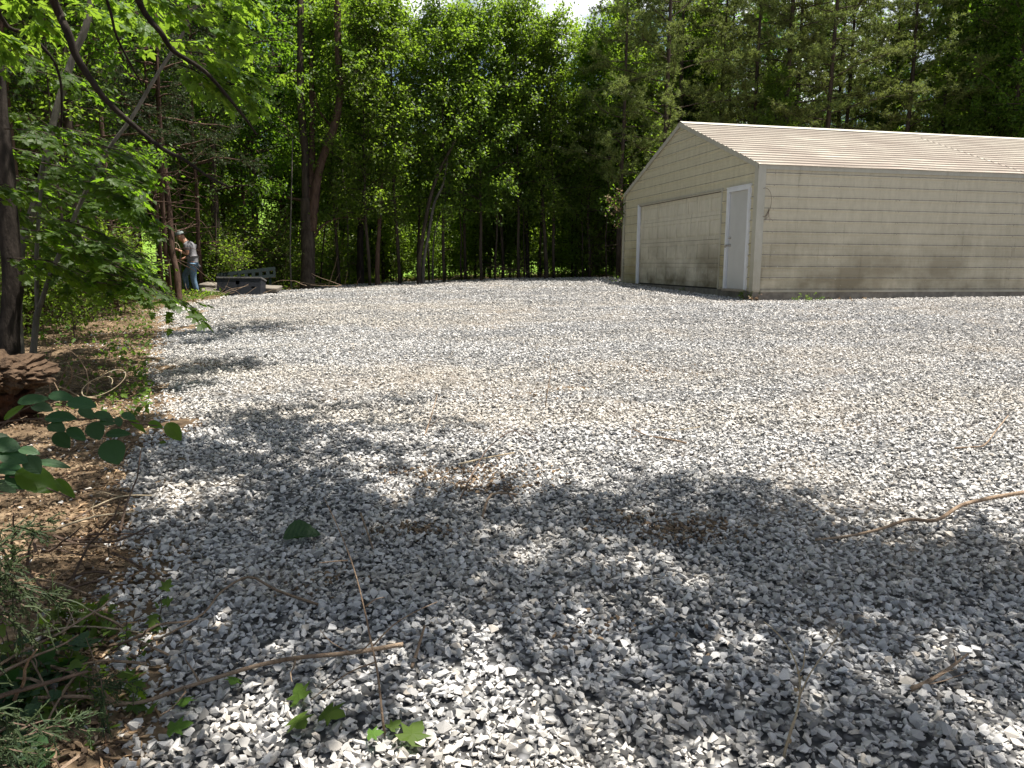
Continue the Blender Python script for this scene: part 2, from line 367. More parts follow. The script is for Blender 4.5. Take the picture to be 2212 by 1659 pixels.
# ------------------------------------------------------------------ leaves and crowns
def leaf_template(kind):
    if kind == 'quad':
        V = np.array([(0, 0, 0), (.45, .33, .10), (1, 0, 0), (.45, -.33, .10)]); F = np.array([(0, 1, 2), (0, 2, 3)])
    elif kind == 'oval':
        h = [(0, .0), (.1, .26), (.32, .40), (.62, .36), (.85, .2)]
        V = [(0, 0, 0), (.32, 0, -.03), (.62, 0, -.04), (1, 0, -.12)]
        for sgn in (1, -1): V += [(a, sgn * b, .07 + (-.03 if a > .7 else 0)) for a, b in h[1:]]
        V = np.array(V); F = []
        for o_, fl in ((4, 0), (8, 1)):
            t = [(0, 1, o_), (o_, 1, o_ + 1), (1, 2, o_ + 1), (o_ + 1, 2, o_ + 2), (2, 3, o_ + 2), (o_ + 2, 3, o_ + 3)]
            F += [x if fl else x[::-1] for x in t]
        F = np.array(F)
    else:
        h = [(-.05, .20), (.08, .44), (.26, .24), (.62, .52), (.56, .22), (.78, .20)]
        V = np.array([(.34, 0, 0), (0, 0, 0)] + [(a, b, -.05) for a, b in h] + [(1.05, 0, -.08)] + [(a, -b, -.05) for a, b in h[::-1]])
        k = len(V) - 1; F = np.array([(0, 1 + (i + 1) % k, 1 + i) for i in range(k)])
    return V, F
TPL = {k: leaf_template(k) for k in ('quad', 'oval', 'star')}
def veined():
    nu, nv = 15, 8; V = []
    for i in range(nu + 1):
        u = i / nu; w = .40 * math.sin(PI * min(1, u ** .78)) ** .75 + .004; w *= 1 + (.035 if i % 2 else -.02)
        for j in range(nv + 1):
            v = -1 + 2 * j / nv; V.append((u, v * w, .10 * abs(v) * w + .010 * math.cos(2 * PI * 8 * (u - .45 * abs(v) * w)) * (1 if 0 < i < nu else 0) - .14 * u * u + (.012 if j != nv // 2 else -.006)))
    F = []
    for i in range(nu):
        for j in range(nv):
            a = i * (nv + 1) + j; F += [(a, a + nv + 2, a + 1), (a, a + nv + 1, a + nv + 2)]
    return np.array(V), np.array(F)
TPL['veined'] = veined()
def put_leaves(mb, pos, d, nrm, size, kind='quad', width=1.0):
    V, F = TPL[kind]; d = unit(d); s = unit(np.cross(nrm, d)); n = np.cross(d, s)
    size = np.broadcast_to(np.asarray(size, float), (len(pos),))
    W = pos[:, None, :] + size[:, None, None] * (V[None, :, 0, None] * d[:, None, :] + V[None, :, 1, None] * width * s[:, None, :] + V[None, :, 2, None] * n[:, None, :])
    k = len(V); FF = (np.arange(len(pos))[:, None, None] * k + F[None]).reshape(-1, 3)
    mb.add(W.reshape(-1, 3), FF)
def curve(p0, d0, length, n, r, bend=.25, grav=0):
    pts = [np.array(p0, float)]; d = unit(np.array(d0, float))
    for i in range(n):
        d = unit(d + r.normal(0, bend, 3) * .6 + np.array([0, 0, grav])); pts.append(pts[-1] + d * length / n)
    return np.array(pts)
def broad_tree(seed, H, hc, R, r0, nlimb=26, ntw=7, nleaf=26, leaf=.10, droop=.35, top=.5, lean=.03, kind='quad'):
    """trunk + crown with base at the origin; hc = height of the first limb, R = crown radius"""
    r = np.random.default_rng(seed); tr = MB(); cr = MB()
    m = 9; zz = np.linspace(-.2, H, m); wob = np.cumsum(r.normal(0, lean * H / m, (m, 2)), 0); wob -= wob[0]
    T = np.column_stack([wob, zz]); tr.tube(T, np.maximum(r0 * (1 - zz.clip(0) / H) ** .8, .008), 7, .15, seed)
    P_, D_, N_ = [], [], []
    for i in range(nlimb):
        f = (i + r.random()) / nlimb; z = hc + (H - hc) * f ** .9
        base = np.array([np.interp(z, zz, T[:, 0]), np.interp(z, zz, T[:, 1]), z])
        a = i * 2.4 + r.random(); prof = math.sin(PI * min(1, (f * (1 - top) + top * .9))) ** .6 if f > .3 else .65 + f
        Ln = R * prof * r.uniform(.6, 1.1) * (1 - .45 * f)
        d = np.array([math.cos(a), math.sin(a), .35 + .7 * f])
        c = curve(base, d, max(Ln, .5), 5, r, .25, -.05); rl = r0 * .33 * (1 - .6 * f)
        tr.tube(c, np.linspace(max(rl, .012), .006, 6), 4, cap=False)
        for k in range(ntw):
            q = r.uniform(.25, 1); p = c[min(5, int(q * 5))] + r.normal(0, .05, 3); dd = unit(unit(c[-1] - c[0]) + r.normal(0, .75, 3) + np.array([0, 0, .1]))
            tw = curve(p, dd, r.uniform(.35, .8), 3, r, .3, -.06); tr.tube(tw, np.linspace(.007, .003, 4), 3, cap=False)
            nn = nleaf; u = r.random(nn); pos = tw[0] + (tw[-1] - tw[0]) * u[:, None] + r.normal(0, .11, (nn, 3))
            ld = unit(tw[-1] - tw[0])[None] * .6 + r.normal(0, .6, (nn, 3)); ld[:, 2] -= droop
            nr = np.array([0, 0, 1.])[None] + r.normal(0, .45, (nn, 3)); P_.append(pos); D_.append(ld); N_.append(nr)
    P_ = np.concatenate(P_); put_leaves(cr, P_, np.concatenate(D_), np.concatenate(N_), leaf * r.uniform(.65, 1.25, len(P_)), kind)
    return tr.mesh('trunk', True), cr.mesh('crown')
def needle_tree(seed, H, hc, R, r0, nwh=30, dead=8, tufts=9, nl=.105):
    r = np.random.default_rng(seed); tr = MB(); cr = MB()
    m = 9; zz = np.linspace(-.2, H, m); wob = np.cumsum(r.normal(0, .02 * H / m, (m, 2)), 0); wob -= wob[0]
    T = np.column_stack([wob, zz]); tr.tube(T, np.maximum(r0 * (1 - zz.clip(0) / H) ** .8, .01), 7, .2, seed)
    TP, TD = [], []
    for i in range(nwh):
        f = (i + r.random()) / nwh; z = hc + (H - hc) * f
        base = np.array([np.interp(z, zz, T[:, 0]), np.interp(z, zz, T[:, 1]), z]); a = i * 2.4 + r.random()
        Ln = R * (1 - f) ** .6 * r.uniform(.5, 1.1) + .3
        c = curve(base, (math.cos(a), math.sin(a), .25), Ln, 5, r, .22, -.02); tr.tube(c, np.linspace(.03 * (1 - .5 * f), .007, 6), 4, cap=False)
        for k in range(int(5 + Ln * 4)):
            q = r.uniform(.3, 1); p = c[0] * (1 - q) + c[-1] * q + r.normal(0, .04, 3)
            p = c[min(5, int(q * 5.99))] + r.normal(0, .06, 3)
            dd = unit(unit(c[-1] - c[0]) * .8 + r.normal(0, .6, 3) * np.array([1, 1, .4])); tw = curve(p, dd, r.uniform(.3, .7), 3, r, .2, .02)
            tr.tube(tw, np.linspace(.006, .003, 4), 3, cap=False)
            u = r.random(tufts); TP.append(tw[0] + (tw[-1] - tw[0]) * u[:, None] + r.normal(0, .035, (tufts, 3))); TD.append(np.repeat(unit(tw[-1] - tw[0])[None], tufts, 0))
    for i in range(dead):
        z = r.uniform(1, hc); a = r.random() * 6.28; c = curve((0, 0, z), (math.cos(a), math.sin(a), r.uniform(-.1, .3)), r.uniform(.5, 1.8), 5, r, .35, -.04); tr.tube(c, np.linspace(.014, .004, 6), 4, cap=False)
    TP = np.concatenate(TP); TD = np.concatenate(TD); K = 7
    p = np.repeat(TP, K, 0); d = unit(np.repeat(TD, K, 0) * .55 + r.normal(0, .6, (len(p), 3)) + np.array([0, 0, .12]))
    s = unit(np.cross(d, r.normal(0, 1, (len(p), 3)))); L_ = nl * r.uniform(.7, 1.3, len(p))[:, None]
    w = .013
    V = np.stack([p + s * w, p - s * w, p + d * L_], 1).reshape(-1, 3); cr.add(V, np.arange(len(V)).reshape(-1, 3))
    return tr.mesh('trunk', True), cr.mesh('crown')

def setm(pair, bark, leaf):
    pair[0].materials.append(M[bark]); pair[1].materials.append(M[leaf]); return pair
PB = {}
PB['edge'] = [setm(broad_tree(10 + i, 8.6, 2.1, 2.1, .06, 54, 8, 30, .105, .55, .5, .04), 'bark', 'leaf') for i in range(4)]
PB['tall'] = [setm(broad_tree(20 + i, 14, 2.6, 3.1, .13, 54, 9, 28, .12, .4, .5, .025), 'bark', 'leaf2') for i in range(3)]
PB['inner'] = [setm(broad_tree(30 + i, 10.5, 2.2, 2.5, .09, 44, 8, 24, .13, .4, .5, .03), 'bark_dark', 'leaf') for i in range(3)]
PB['pole'] = [setm(broad_tree(40 + i, 8.5, 3.6, 1.1, .04, 16, 5, 18, .11, .4, .5, .05), 'bark', 'leaf_young') for i in range(2)]
PB['pine'] = [setm(needle_tree(50 + i, 15, 3.0, 2.7, .12, 52, 10, 12), 'bark', 'leaf_pine') for i in range(4)]
PB['cedar'] = [setm(needle_tree(60 + i, 12, 3.4, 1.9, .065, 40, 30, 10, .07), 'bark_red', 'leaf_cedar') for i in range(2)]
PB['thicket'] = [setm(broad_tree(90 + i, 3.6, .3, 1.7, .03, 36, 8, 26, .11, .35, .5, .05), 'bark_dark', 'leaf') for i in range(3)]
PB['shrub'] = [setm(broad_tree(70 + i, 1.5, .15, 1.0, .015, 16, 5, 16, .085, .25, .5, .06), 'twig_dark', 'leaf') for i in range(3)]
PB['seedling'] = [setm(broad_tree(80 + i, .55, .05, .45, .006, 8, 3, 8, .06, .1, .5, .06), 'twig_dark', 'grassy') for i in range(2)]

def plant(kind, x, y, sc=1.0, name=None, label=None, cat='tree', group=None, r=None, z=None):
    tr, cr = PB[kind][r.integers(0, len(PB[kind]))]
    o = empty(name, (x, y, g1(x, y) if z is None else z), r.random() * 6.28); o.scale = (sc * r.uniform(.9, 1.1), sc * r.uniform(.9, 1.1), sc)
    tag(o, label, cat, group); link('trunk' if cat == 'tree' else 'stem', tr, None, o); link('crown' if cat == 'tree' else 'foliage', cr, None, o)
    return o
r = np.random.default_rng(99)
ORD = ['leftmost', 'second', 'third', 'fourth', 'fifth', 'sixth', 'seventh', 'eighth', 'ninth', 'tenth', 'eleventh', 'twelfth', 'thirteenth', 'fourteenth', 'fifteenth', 'sixteenth', 'seventeenth']
def ordinal(i, n): return 'rightmost' if i == n - 1 else (ORD[i] if i == 0 else ORD[i] + ' from the left')
def gx(px, D): return (px - 1106) / FPX * D
def gap(px, D): return D > 28 and (548 < px < 622 or 265 < px < 300 or 1385 < px < 1410)
# leafy trees in the middle of the far edge
mid = [(800, 24.6, 1.0), (865, 25.5, 1.02), (905, 27.5, 1.0), (960, 26.2, 1.02), (1005, 28, 1.05), (1040, 26.6, 1.02), (1085, 28.5, 1.08), (1120, 27.3, 1.06), (1165, 29.0, 1.04), (1195, 27.6, 1.01), (1240, 29.4, 1.0), (1270, 28.3, 0.99), (1320, 30, 1.0), (1360, 29.3, .9), (735, 25.5, 1.0)]
mid.sort()
for i, (px, D, s) in enumerate(mid):
    plant('edge', gx(px, D), D, s, 'leafy_tree', ordinal(i, len(mid)) + ' of the slender leafy trees along the far gravel edge', 'tree', 'leafy trees along the middle of the far edge', r)
# tall left trees
for i, (px, D, s) in enumerate(sorted([(560, 26, 1.0), (480, 24, 1.02), (620, 29, 1.05), (300, 22, 1.0), (410, 28, 1.0), (120, 18, .95), (220, 25, 1.0), (20, 21, 1.0), (700, 30, .95), (520, 32, 1.0), (350, 33, 1.05), (90, 30, 1.0), (-60, 15, 1.0), (-150, 22, 1), (180, 14, .8), (640, 34, .95), (760, 33, .85)])):
    plant('tall', gx(px, D), D, s, 'forest_tree', ordinal(i, 17) + ' of the tall leafy trees in the left part of the wood', 'tree', 'tall trees in the left part of the wood', r)
# interior
for i in range(60):
    D = r.uniform(29, 41); px = r.uniform(-150, 1500); s = r.uniform(.8, 1.0) * (.74 if 800 < px < 1350 else 1.05)
    if gap(px, D): px -= 90
    plant('inner', gx(px, D), D, s, 'forest_tree', 'dark stemmed tree deep inside the wood behind the far gravel edge', 'tree', 'dark trees deep inside the wood', r)
for i in range(46):
    D = r.uniform(22, 36); px = r.uniform(-100, 1400)
    if D < 26.5 and px > 560: D += 5
    plant('pole', gx(px, D), D, r.uniform(.6, 1.0), 'sapling', 'thin young sapling with a pole like stem at the wood edge', 'tree', 'thin saplings at the edge of the wood', r)
# pines on the right
for i in range(40):
    px = 1350 + (i % 10) * 112 + r.uniform(-40, 40); row = i // 10; D = 27.5 + row * 3.4 + r.uniform(-.8, .8) + max(0, px - 1500) * .002
    plant('pine', gx(px, D), D, r.uniform(.88, 1.08) * (.8 if px < 1400 else 1), 'pine_tree', (ordinal(i, 10) + ' of the feathery olive green pines nearest behind the garage') if i < 10 else 'feathery olive pine half hidden behind the nearest row of pines', 'tree', 'pines standing behind the garage', r)
for i in range(22):
    px = r.uniform(1380, 2500); D = r.uniform(26.8, 36); plant('inner', gx(px, D), D, r.uniform(.6, .95), 'understory_tree', 'low leafy tree between the pines behind the garage', 'tree', 'leafy trees among the pines', r)
for i, (px, D, s) in enumerate([(2100, 28, .9), (2150, 26.6, .92), (2230, 26, 1.0)]):
    plant('tall', gx(px, D), D, s, 'forest_tree', ('leftmost', 'middle', 'rightmost')[i] + ' of the bright leafy trees at the right end behind the garage roof', 'tree', 'leafy trees at the right end behind the garage', r)
# left flank cedars
for i, (px, D, s) in enumerate(sorted([(368, 18.5, 1.0), (352, 19.5, .9), (250, 16, .9), (160, 20, .95), (440, 22, 1.0), (60, 13, .9), (535, 27, 1.0)])):
    plant('cedar', gx(px, D), D, s, 'cedar_tree', ordinal(i, 7) + ' of the red barked cedars in the shaded left wood', 'tree', 'cedars in the left wood', r)
# far backdrop beyond the lawn
for i in range(26):
    D = r.uniform(80, 100); x = -75 + i * 6.2 + r.uniform(-2, 2); plant('tall', x, D, r.uniform(.9, 1.2), 'distant_tree', 'distant leafy tree beyond the bright lawn', 'tree', 'distant trees beyond the lawn', r)
for i in range(48):
    px = r.uniform(-100, 1420); D = r.uniform(29, 39)
    if gap(px, D): continue
    plant('thicket', gx(px, D), D, r.uniform(.7, 1.15), 'tall_bush', 'tall dark bush filling the shade between the trunks of the wood', 'bush', 'tall bushes inside the wood', r)
for i in range(26):
    px = r.uniform(1380, 2600); D = r.uniform(38, 47); plant('tall', gx(px, D), D, r.uniform(.9, 1.15), 'forest_tree', 'tall leafy tree seen in gaps behind the pines', 'tree', 'tall leafy trees behind the pines', r)
for i in range(20):
    px = r.uniform(-100, 820) ; D = r.uniform(36, 44); px = px - 90 if gap(px, D) else px; plant('tall', gx(px, D), D, r.uniform(.9, 1.15), 'forest_tree', 'tall leafy tree far back in the left wood', 'tree', 'tall trees at the back of the left wood', r)
# shrubs along the edges
for i in range(150):
    if i < 115: px = r.uniform(380, 1340); D = r.uniform(24.0, 30) if px > 600 else r.uniform(22.5, 28)
    else: px = r.uniform(-120, 330); D = r.uniform(11, 22)
    x = gx(px, D)
    if sdist(np.array([x]), np.array([D]))[0] > -.8: D += 2.5; x = gx(px, D)
    if sdist(np.array([x]), np.array([D]))[0] > -.5: continue
    plant('shrub', x, D, r.uniform(.5, 1.25), 'shrub', 'low green shrub growing in the shade along the wood edge', 'shrub', 'shrubs along the wood edge', r)

for i in range(30):
    px = r.uniform(690, 1340); D = 24.6 + (px - 690) * .0045 + r.uniform(.3, 2.6)
    x = gx(px, D)
    if sdist(np.array([x]), np.array([D]))[0] > -.3: continue
    tr = MB(); hh = r.uniform(4.5, 8); lean = r.normal(0, .35, 2); zz = np.linspace(-.2, hh, 8); wob = np.cumsum(r.normal(0, .05, (8, 2)), 0)
    tr.tube(np.column_stack([lean[0] * zz / hh * 2 + wob[:, 0], lean[1] * zz / hh + wob[:, 1], zz]), np.linspace(r.uniform(.018, .045), .01, 8), 6, .15)
    o = tr.build('bare_sapling', M['bark_pale' if i % 3 else 'bark'], None, True); o.location = (x, D, g1(x, D)); tag(o, 'slim bare stem rising in front of the dark wood at the far gravel edge', 'tree', 'slim bare stems at the far edge')
for i in range(12):
    D = r.uniform(12, 20); px = r.uniform(-260, 200); plant('pole' if i % 2 else 'inner', gx(px, D), D, r.uniform(.75, 1.0), 'forest_tree', 'shaded tree standing close at the left side of the wood', 'tree', 'shaded trees at the left side', r)

# ------------------------------------------------------------------ individually traced trunks
def px_path(pts, D, dD=0):
    n = len(pts); return [P(a, b, D + dD * i / max(1, n - 1)) for i, (a, b) in enumerate(pts)]
def smooth_path(pts, k=4):
    pts = np.asarray(pts, float); n = len(pts)
    if n < 3: return pts
    t = np.linspace(0, n - 1, (n - 1) * k + 1); out = []
    for u in t:
        i = min(int(u), n - 2); f = u - i; p0 = pts[max(i - 1, 0)]; p1 = pts[i]; p2 = pts[i + 1]; p3 = pts[min(i + 2, n - 1)]
        out.append(.5 * ((2 * p1) + (-p0 + p2) * f + (2 * p0 - 5 * p1 + 4 * p2 - p3) * f * f + (-p0 + 3 * p1 - 3 * p2 + p3) * f ** 3))
    return np.array(out)
def local(pts, base): return np.asarray(pts) - np.asarray(base)
def spray(tw_mb, lf_mb, path, rr, ntw, twl, leaf, nl, kind, up=(0, 0, 1), droop=.25, spread=.25, flat=.9, rad=.012, jitter=.3):
    path = smooth_path(path); m = len(path); tw_mb.tube(path, np.linspace(rad, rad * .35, m), 5)
    up = unit(np.array(up, float))
    for k in range(ntw):
        q = rr.uniform(.12, 1.0); i = min(m - 2, int(q * (m - 1))); p = path[i]; t = unit(path[i + 1] - path[i])
        sd_ = unit(np.cross(up, t)) * (1 if k % 2 else -1); d = unit(t * rr.uniform(.3, 1) + sd_ * flat + rr.normal(0, .15, 3) + np.array([0, 0, -.1]))
        tw = curve(p, d, twl * rr.uniform(.5, 1.2), 4, rr, .15, -.05); tw_mb.tube(tw, np.linspace(rad * .3, .0018, 5), 3, cap=False)
        u = (np.arange(nl) + rr.random(nl)) / nl; pos = tw[0] + (tw[-1] - tw[0]) * u[:, None] + rr.normal(0, .012, (nl, 3))
        tt = unit(tw[-1] - tw[0]); ss = np.cross(up, tt); sg = np.where(np.arange(nl) % 2, 1., -1.)[:, None]
        ld = tt[None] * rr.uniform(.3, 1, (nl, 1)) + ss[None] * sg * rr.uniform(.3, .9, (nl, 1)) + rr.normal(0, .15, (nl, 3)); ld[:, 2] -= droop
        put_leaves(lf_mb, pos, ld, up[None] + rr.normal(0, jitter, (nl, 3)), leaf * rr.uniform(.65, 1.2, nl), kind)
rr = np.random.default_rng(5)

# big triple stemmed tree
D = 23.6; bx, by = gx(666, D), D; base = np.array([bx, by, g1(bx, by)])
t5 = empty('triple_trunk_tree', base); tag(t5, 'big dark tree whose trunk forks into three tall stems at the far gravel edge', 'tree')
mb = MB()
mb.tube(local(smooth_path([base + (0, 0, -.2)] + px_path([(666, 560), (664, 500), (663, 430)], D)), base), np.interp(np.linspace(0, 1, 13), [0, .2, 1], [.27, .215, .19]), 12, .16, 1); mb.build('trunk', M['bark'], t5, True)
for pts, r0, r1, dd in [([(662, 470), (660, 400), (659, 323), (650, 228), (649, 100), (649, -60)], .13, .10, 0), ([(668, 450), (674, 342), (674, 228), (672, 76), (674, -60)], .11, .07, .5), ([(674, 500), (679, 440), (691, 361), (720, 278), (734, 205), (731, 114), (727, -60)], .14, .10, -.5)]:
    mb = MB(); pth = local(smooth_path(px_path(pts, D, dd)), base); mb.tube(pth, np.linspace(r0, r1, len(pth)), 9, .18, 2); mb.build('stem', M['bark_red'] if dd else M['bark'], t5, True)
mb = MB(); lf = MB()
for pts, r0 in [([(652, 432), (615, 425), (575, 410)], .055), ([(672, 520), (700, 485), (740, 470), (790, 475)], .04), ([(650, 60), (610, 45), (560, 40)], .03), ([(650, 105), (600, 85), (520, 80)], .03), ([(722, 280), (690, 240), (680, 200)], .04), ([(733, 200), (760, 165), (800, 140)], .05),
                 ([(662, 320), (630, 290), (600, 250)], .03), ([(735, 180), (775, 110), (830, 60)], .04), ([(649, 150), (600, 165), (560, 190)], .02)]:
    pth = local(smooth_path(px_path(pts, D, rr.uniform(-.6, .6))), base); mb = MB(); mb.tube(pth, np.linspace(r0, r0 * .3, len(pth)), 6); mb.build('branch', M['bark_red'], t5, True)
for i in range(18):
    a = rr.uniform(600, 860); b = rr.uniform(-40, 190); q = P(a, b, D + rr.uniform(-1.6, 1.2)); w = q + rr.normal(0, 1, 3) * (.9, .9, .25); spray(mb2 := MB(), lf, local([q, (q + w) / 2 + (0, 0, .08), w], base), rr, 12, .5, .11, 9, 'quad', droop=.5, jitter=.5)
lf.build('crown', M['leaf'], t5)

# named trunks at the wood edge
def trunk_thing(name, pts, D, r0, r1, mat, label, cat='tree', grp=None, dD=0, crown=None, n=8, to_ground=True):
    pth = px_path(pts, D, dD)
    if to_ground:
        b = np.array([pth[0][0], pth[0][1], g1(pth[0][0], pth[0][1]) - .1])
        pth = [b] + pth
    base = np.array(pth[0]); o = empty(name, base); tag(o, label, cat, grp)
    sp = smooth_path(local(pth, base)); mb = MB(); mb.tube(sp, np.linspace(r0, r1, len(sp)) * (1 + .25 * np.exp(-np.linspace(0, 8, len(sp)))), n, .2, int(abs(pts[0][0]))); mb.build('trunk', M[mat], o, True)
    if crown:
        lf = MB(); tb = MB()
        for (a, b_, c, d_, k) in crown:
            q0, q1 = P(a, b_, D), P(c, d_, D + rr.uniform(-1, 1)); spray(tb, lf, local([q0, (q0 + q1) / 2 + (0, 0, .1), q1], base), rr, k, .45, .1, 8, 'quad', droop=.4, jitter=.5)
        tb.build('branch', M[mat], o); lf.build('crown', M['leaf2'], o)
    return o, base
trunk_thing('forest_tree', [(778, 560), (779, 480), (783, 380), (781, 280), (777, 200), (774, 60), (776, -80)], 25.5, .11, .07, 'bark_dark', 'dark straight trunk just right of the three stemmed tree')
trunk_thing('forest_tree', [(815, 570), (820, 480), (824, 380), (822, 300)], 24.4, .075, .05, 'bark_red', 'slim brown trunk standing right of the dark straight trunk')
trunk_thing('forest_tree', [(905, 570), (915, 500), (929, 429), (948, 372), (985, 300)], 24.8, .075, .045, 'bark', 'left one of the pair of slender leaning stems at the middle edge')
trunk_thing('forest_tree', [(914, 575), (925, 510), (938, 440), (958, 395), (968, 330)], 25, .06, .035, 'bark_pale', 'paler right one of the pair of slender leaning stems at the middle edge')
trunk_thing('forest_tree', [(935, 560), (942, 490), (975, 400)], 26, .035, .02, 'bark_pale', 'thin pale sapling stem right of the leaning pair')
trunk_thing('forest_tree', [(1180, 570), (1176, 500), (1172, 430), (1165, 330)], 27, .075, .05, 'bark', 'rough slim trunk left of the garage in the shade')
trunk_thing('forest_tree', [(627, 560), (628, 480), (630, 400), (632, 300)], 23.2, .025, .018, 'bark_pale', 'very thin pale stem just left of the three stemmed tree')
trunk_thing('forest_tree', [(1140, 560), (1138, 480), (1142, 380), (1138, 250)], 28, .07, .05, 'bark_dark', 'dark slim trunk behind the brush pile at the middle edge')
trunk_thing('cedar_tree', [(386, 640), (382, 589), (373, 548), (367, 466), (357, 380), (345, 264), (340, 165), (336, 0)], 18.2, .078, .05, 'bark_red', 'reddish cedar trunk standing just left of the man', n=10)
trunk_thing('cedar_tree', [(365, 600), (358, 530), (351, 466), (345, 400), (340, 300)], 18.8, .05, .032, 'bark_red', 'slimmer reddish trunk close behind the left side of the cedar by the man')
trunk_thing('forest_tree', [(18, 800), (20, 700), (28, 600), (18, 480), (12, 380), (-2, 250), (-20, 60)], 7.6, .095, .08, 'bark_dark', 'dark rough barked trunk at the left edge of the picture', n=14)
trunk_thing('forest_tree', [(38, 700), (42, 600), (50, 520), (83, 413), (109, 297), (122, 238), (155, 132), (185, 60), (200, -20)], 9.0, .046, .036, 'bark_pale', 'pale grey leaning trunk right of the dark rough trunk at the left', n=12)
sap, sbase = trunk_thing('maple_sapling', [(71, 800), (74, 740), (78, 690), (84, 665)], 8.3, .038, .032, 'bark_pale', 'thin forked maple sapling with bright layered leaves at the left edge of the gravel')
for pts in ([(82, 680), (80, 640), (79, 548), (86, 440), (96, 330)], [(84, 668), (110, 590), (129, 548), (160, 470), (195, 395), (238, 317), (284, 255), (337, 165), (393, 76), (440, -30)]):
    mb = MB(); pth = smooth_path(local(px_path(pts, 8.3), sbase)); mb.tube(pth, np.linspace(.026, .017, len(pth)), 8, .15, 3); mb.build('limb', M['bark_pale'], sap, True)
lf = MB(); tb = MB()
boughs = []
for i in range(40):
    a = rr.uniform(-60, 250); b = rr.uniform(60 if i % 3 == 0 else 240, 560); L_ = rr.uniform(110, 230); L_ = min(L_, 315 - a); boughs.append((a, b, a + L_, b + L_ * rr.uniform(.22, .55), rr.uniform(6.8, 10)))
boughs += [(120, 470, 330, 570, 8), (170, 560, 370, 645, 8), (230, 590, 432, 672, 7.6), (150, 540, 330, 620, 7.8), (120, 380, 310, 450, 8), (160, 330, 320, 390, 8.5), (60, 560, 250, 640, 8.5), (200, 520, 350, 600, 7.8), (210, 610, 400, 660, 7.5), (160, 600, 340, 640, 8)]
for a, b, c, d_, D in boughs:
    q0, q1 = P(a, b, D), P(c, d_, D + rr.uniform(-.5, .5)); mid_ = (q0 + q1) / 2 + (0, 0, .06)
    spray(tb, lf, local([q0, mid_, q1], sbase), rr, 11, .38, .098, 7, 'star', up=(.30, .02, 1), droop=.18, rad=.008, jitter=.22)
tb.build('branch', M['bark'], sap); lf.build('crown', M['leaf2'], sap)

# near overhanging tree at the left, limbs hanging into the picture
ob = np.array([-3.4, 1.2, g1(-3.4, 1.2)])
ot = empty('overhanging_tree', ob); tag(ot, 'near tree beside the camera whose dark limbs hang down across the upper left', 'tree')
mb = MB(); mb.tube(local(smooth_path([ob + (0, 0, -.2), ob + (.05, .1, 2), ob + (.15, .4, 4.2), ob + (.3, .7, 6.5), ob + (.4, .9, 9)]), ob), np.linspace(.17, .05, 17), 10, .15); mb.build('trunk', M['bark_dark'], ot, True)
hub = ob + (.2, .5, 4.6)
limb_px = [([(116, 0), (145, 66), (165, 122), (205, 185), (238, 225), (281, 264), (350, 321), (397, 344), (443, 377), (493, 403)], 4.6, .026, .007),
           ([(298, 0), (347, 69), (374, 109), (440, 152), (489, 205), (529, 255), (555, 291)], 4.8, .022, .006),
           ([(231, 0), (251, 76), (284, 142), (307, 182)], 5, .012, .005), ([(0, 33), (60, 73), (112, 126), (132, 185), (132, 274)], 5, .016, .006)]
for pts, D, r0, r1 in limb_px:
    q = px_path(pts, D, .5); top = P(pts[0][0] - 90, -260, D - .6)
    pth = smooth_path(local([hub, (hub + top) / 2 + (0, 0, .8), top] + q, ob)); m_ = len(pth); rad = np.interp(np.arange(m_) / m_, [0, .25, 1], [r0 * 1.6, r0, r1])
    mb = MB(); mb.tube(pth, rad, 7, .15, 4); mb.build('limb', M['bark_dark'], ot, True)
lf = MB(); tb = MB()
for a, b, c, d_, D in [(300, -30, 420, 60, 5.2), (380, 20, 540, 60, 5.4), (340, -40, 520, 30, 5.6), (430, 130, 560, 200, 5.6), (400, 110, 520, 160, 5.2), (200, -20, 330, 60, 5.5), (390, 140, 470, 200, 5.3), (450, 60, 560, 120, 6), (370, 90, 500, 110, 5.9), (150, 10, 260, 50, 5.2), (480, -20, 560, 40, 6), (260, 30, 340, 90, 6), (20, -20, 90, 60, 4.6), (-20, 60, 40, 130, 4.4), (480, 180, 545, 225, 5.4)]:
    q0, q1 = P(a, b, D), P(c, d_, D + .3); spray(tb, lf, local([q0, (q0 + q1) / 2 + (0, 0, .04), q1], ob), rr, 10, .26, .08, 7, 'star', up=(.2, .1, 1), droop=.35, rad=.005, jitter=.3)
for i in range(26):
    q = ob + (rr.uniform(-1.5, 3.2), rr.uniform(-1.5, 3.6), rr.uniform(5.2, 8.8)); w = q + unit(rr.normal(0, 1, 3) * (1, 1, .2)) * 1.2
    spray(tb, lf, local([q, (q + w) / 2, w], ob), rr, 12, .5, .11, 9, 'quad', droop=.3, jitter=.4)
tb.build('branch', M['bark_dark'], ot); lf.build('crown', M['leaf_young'], ot)

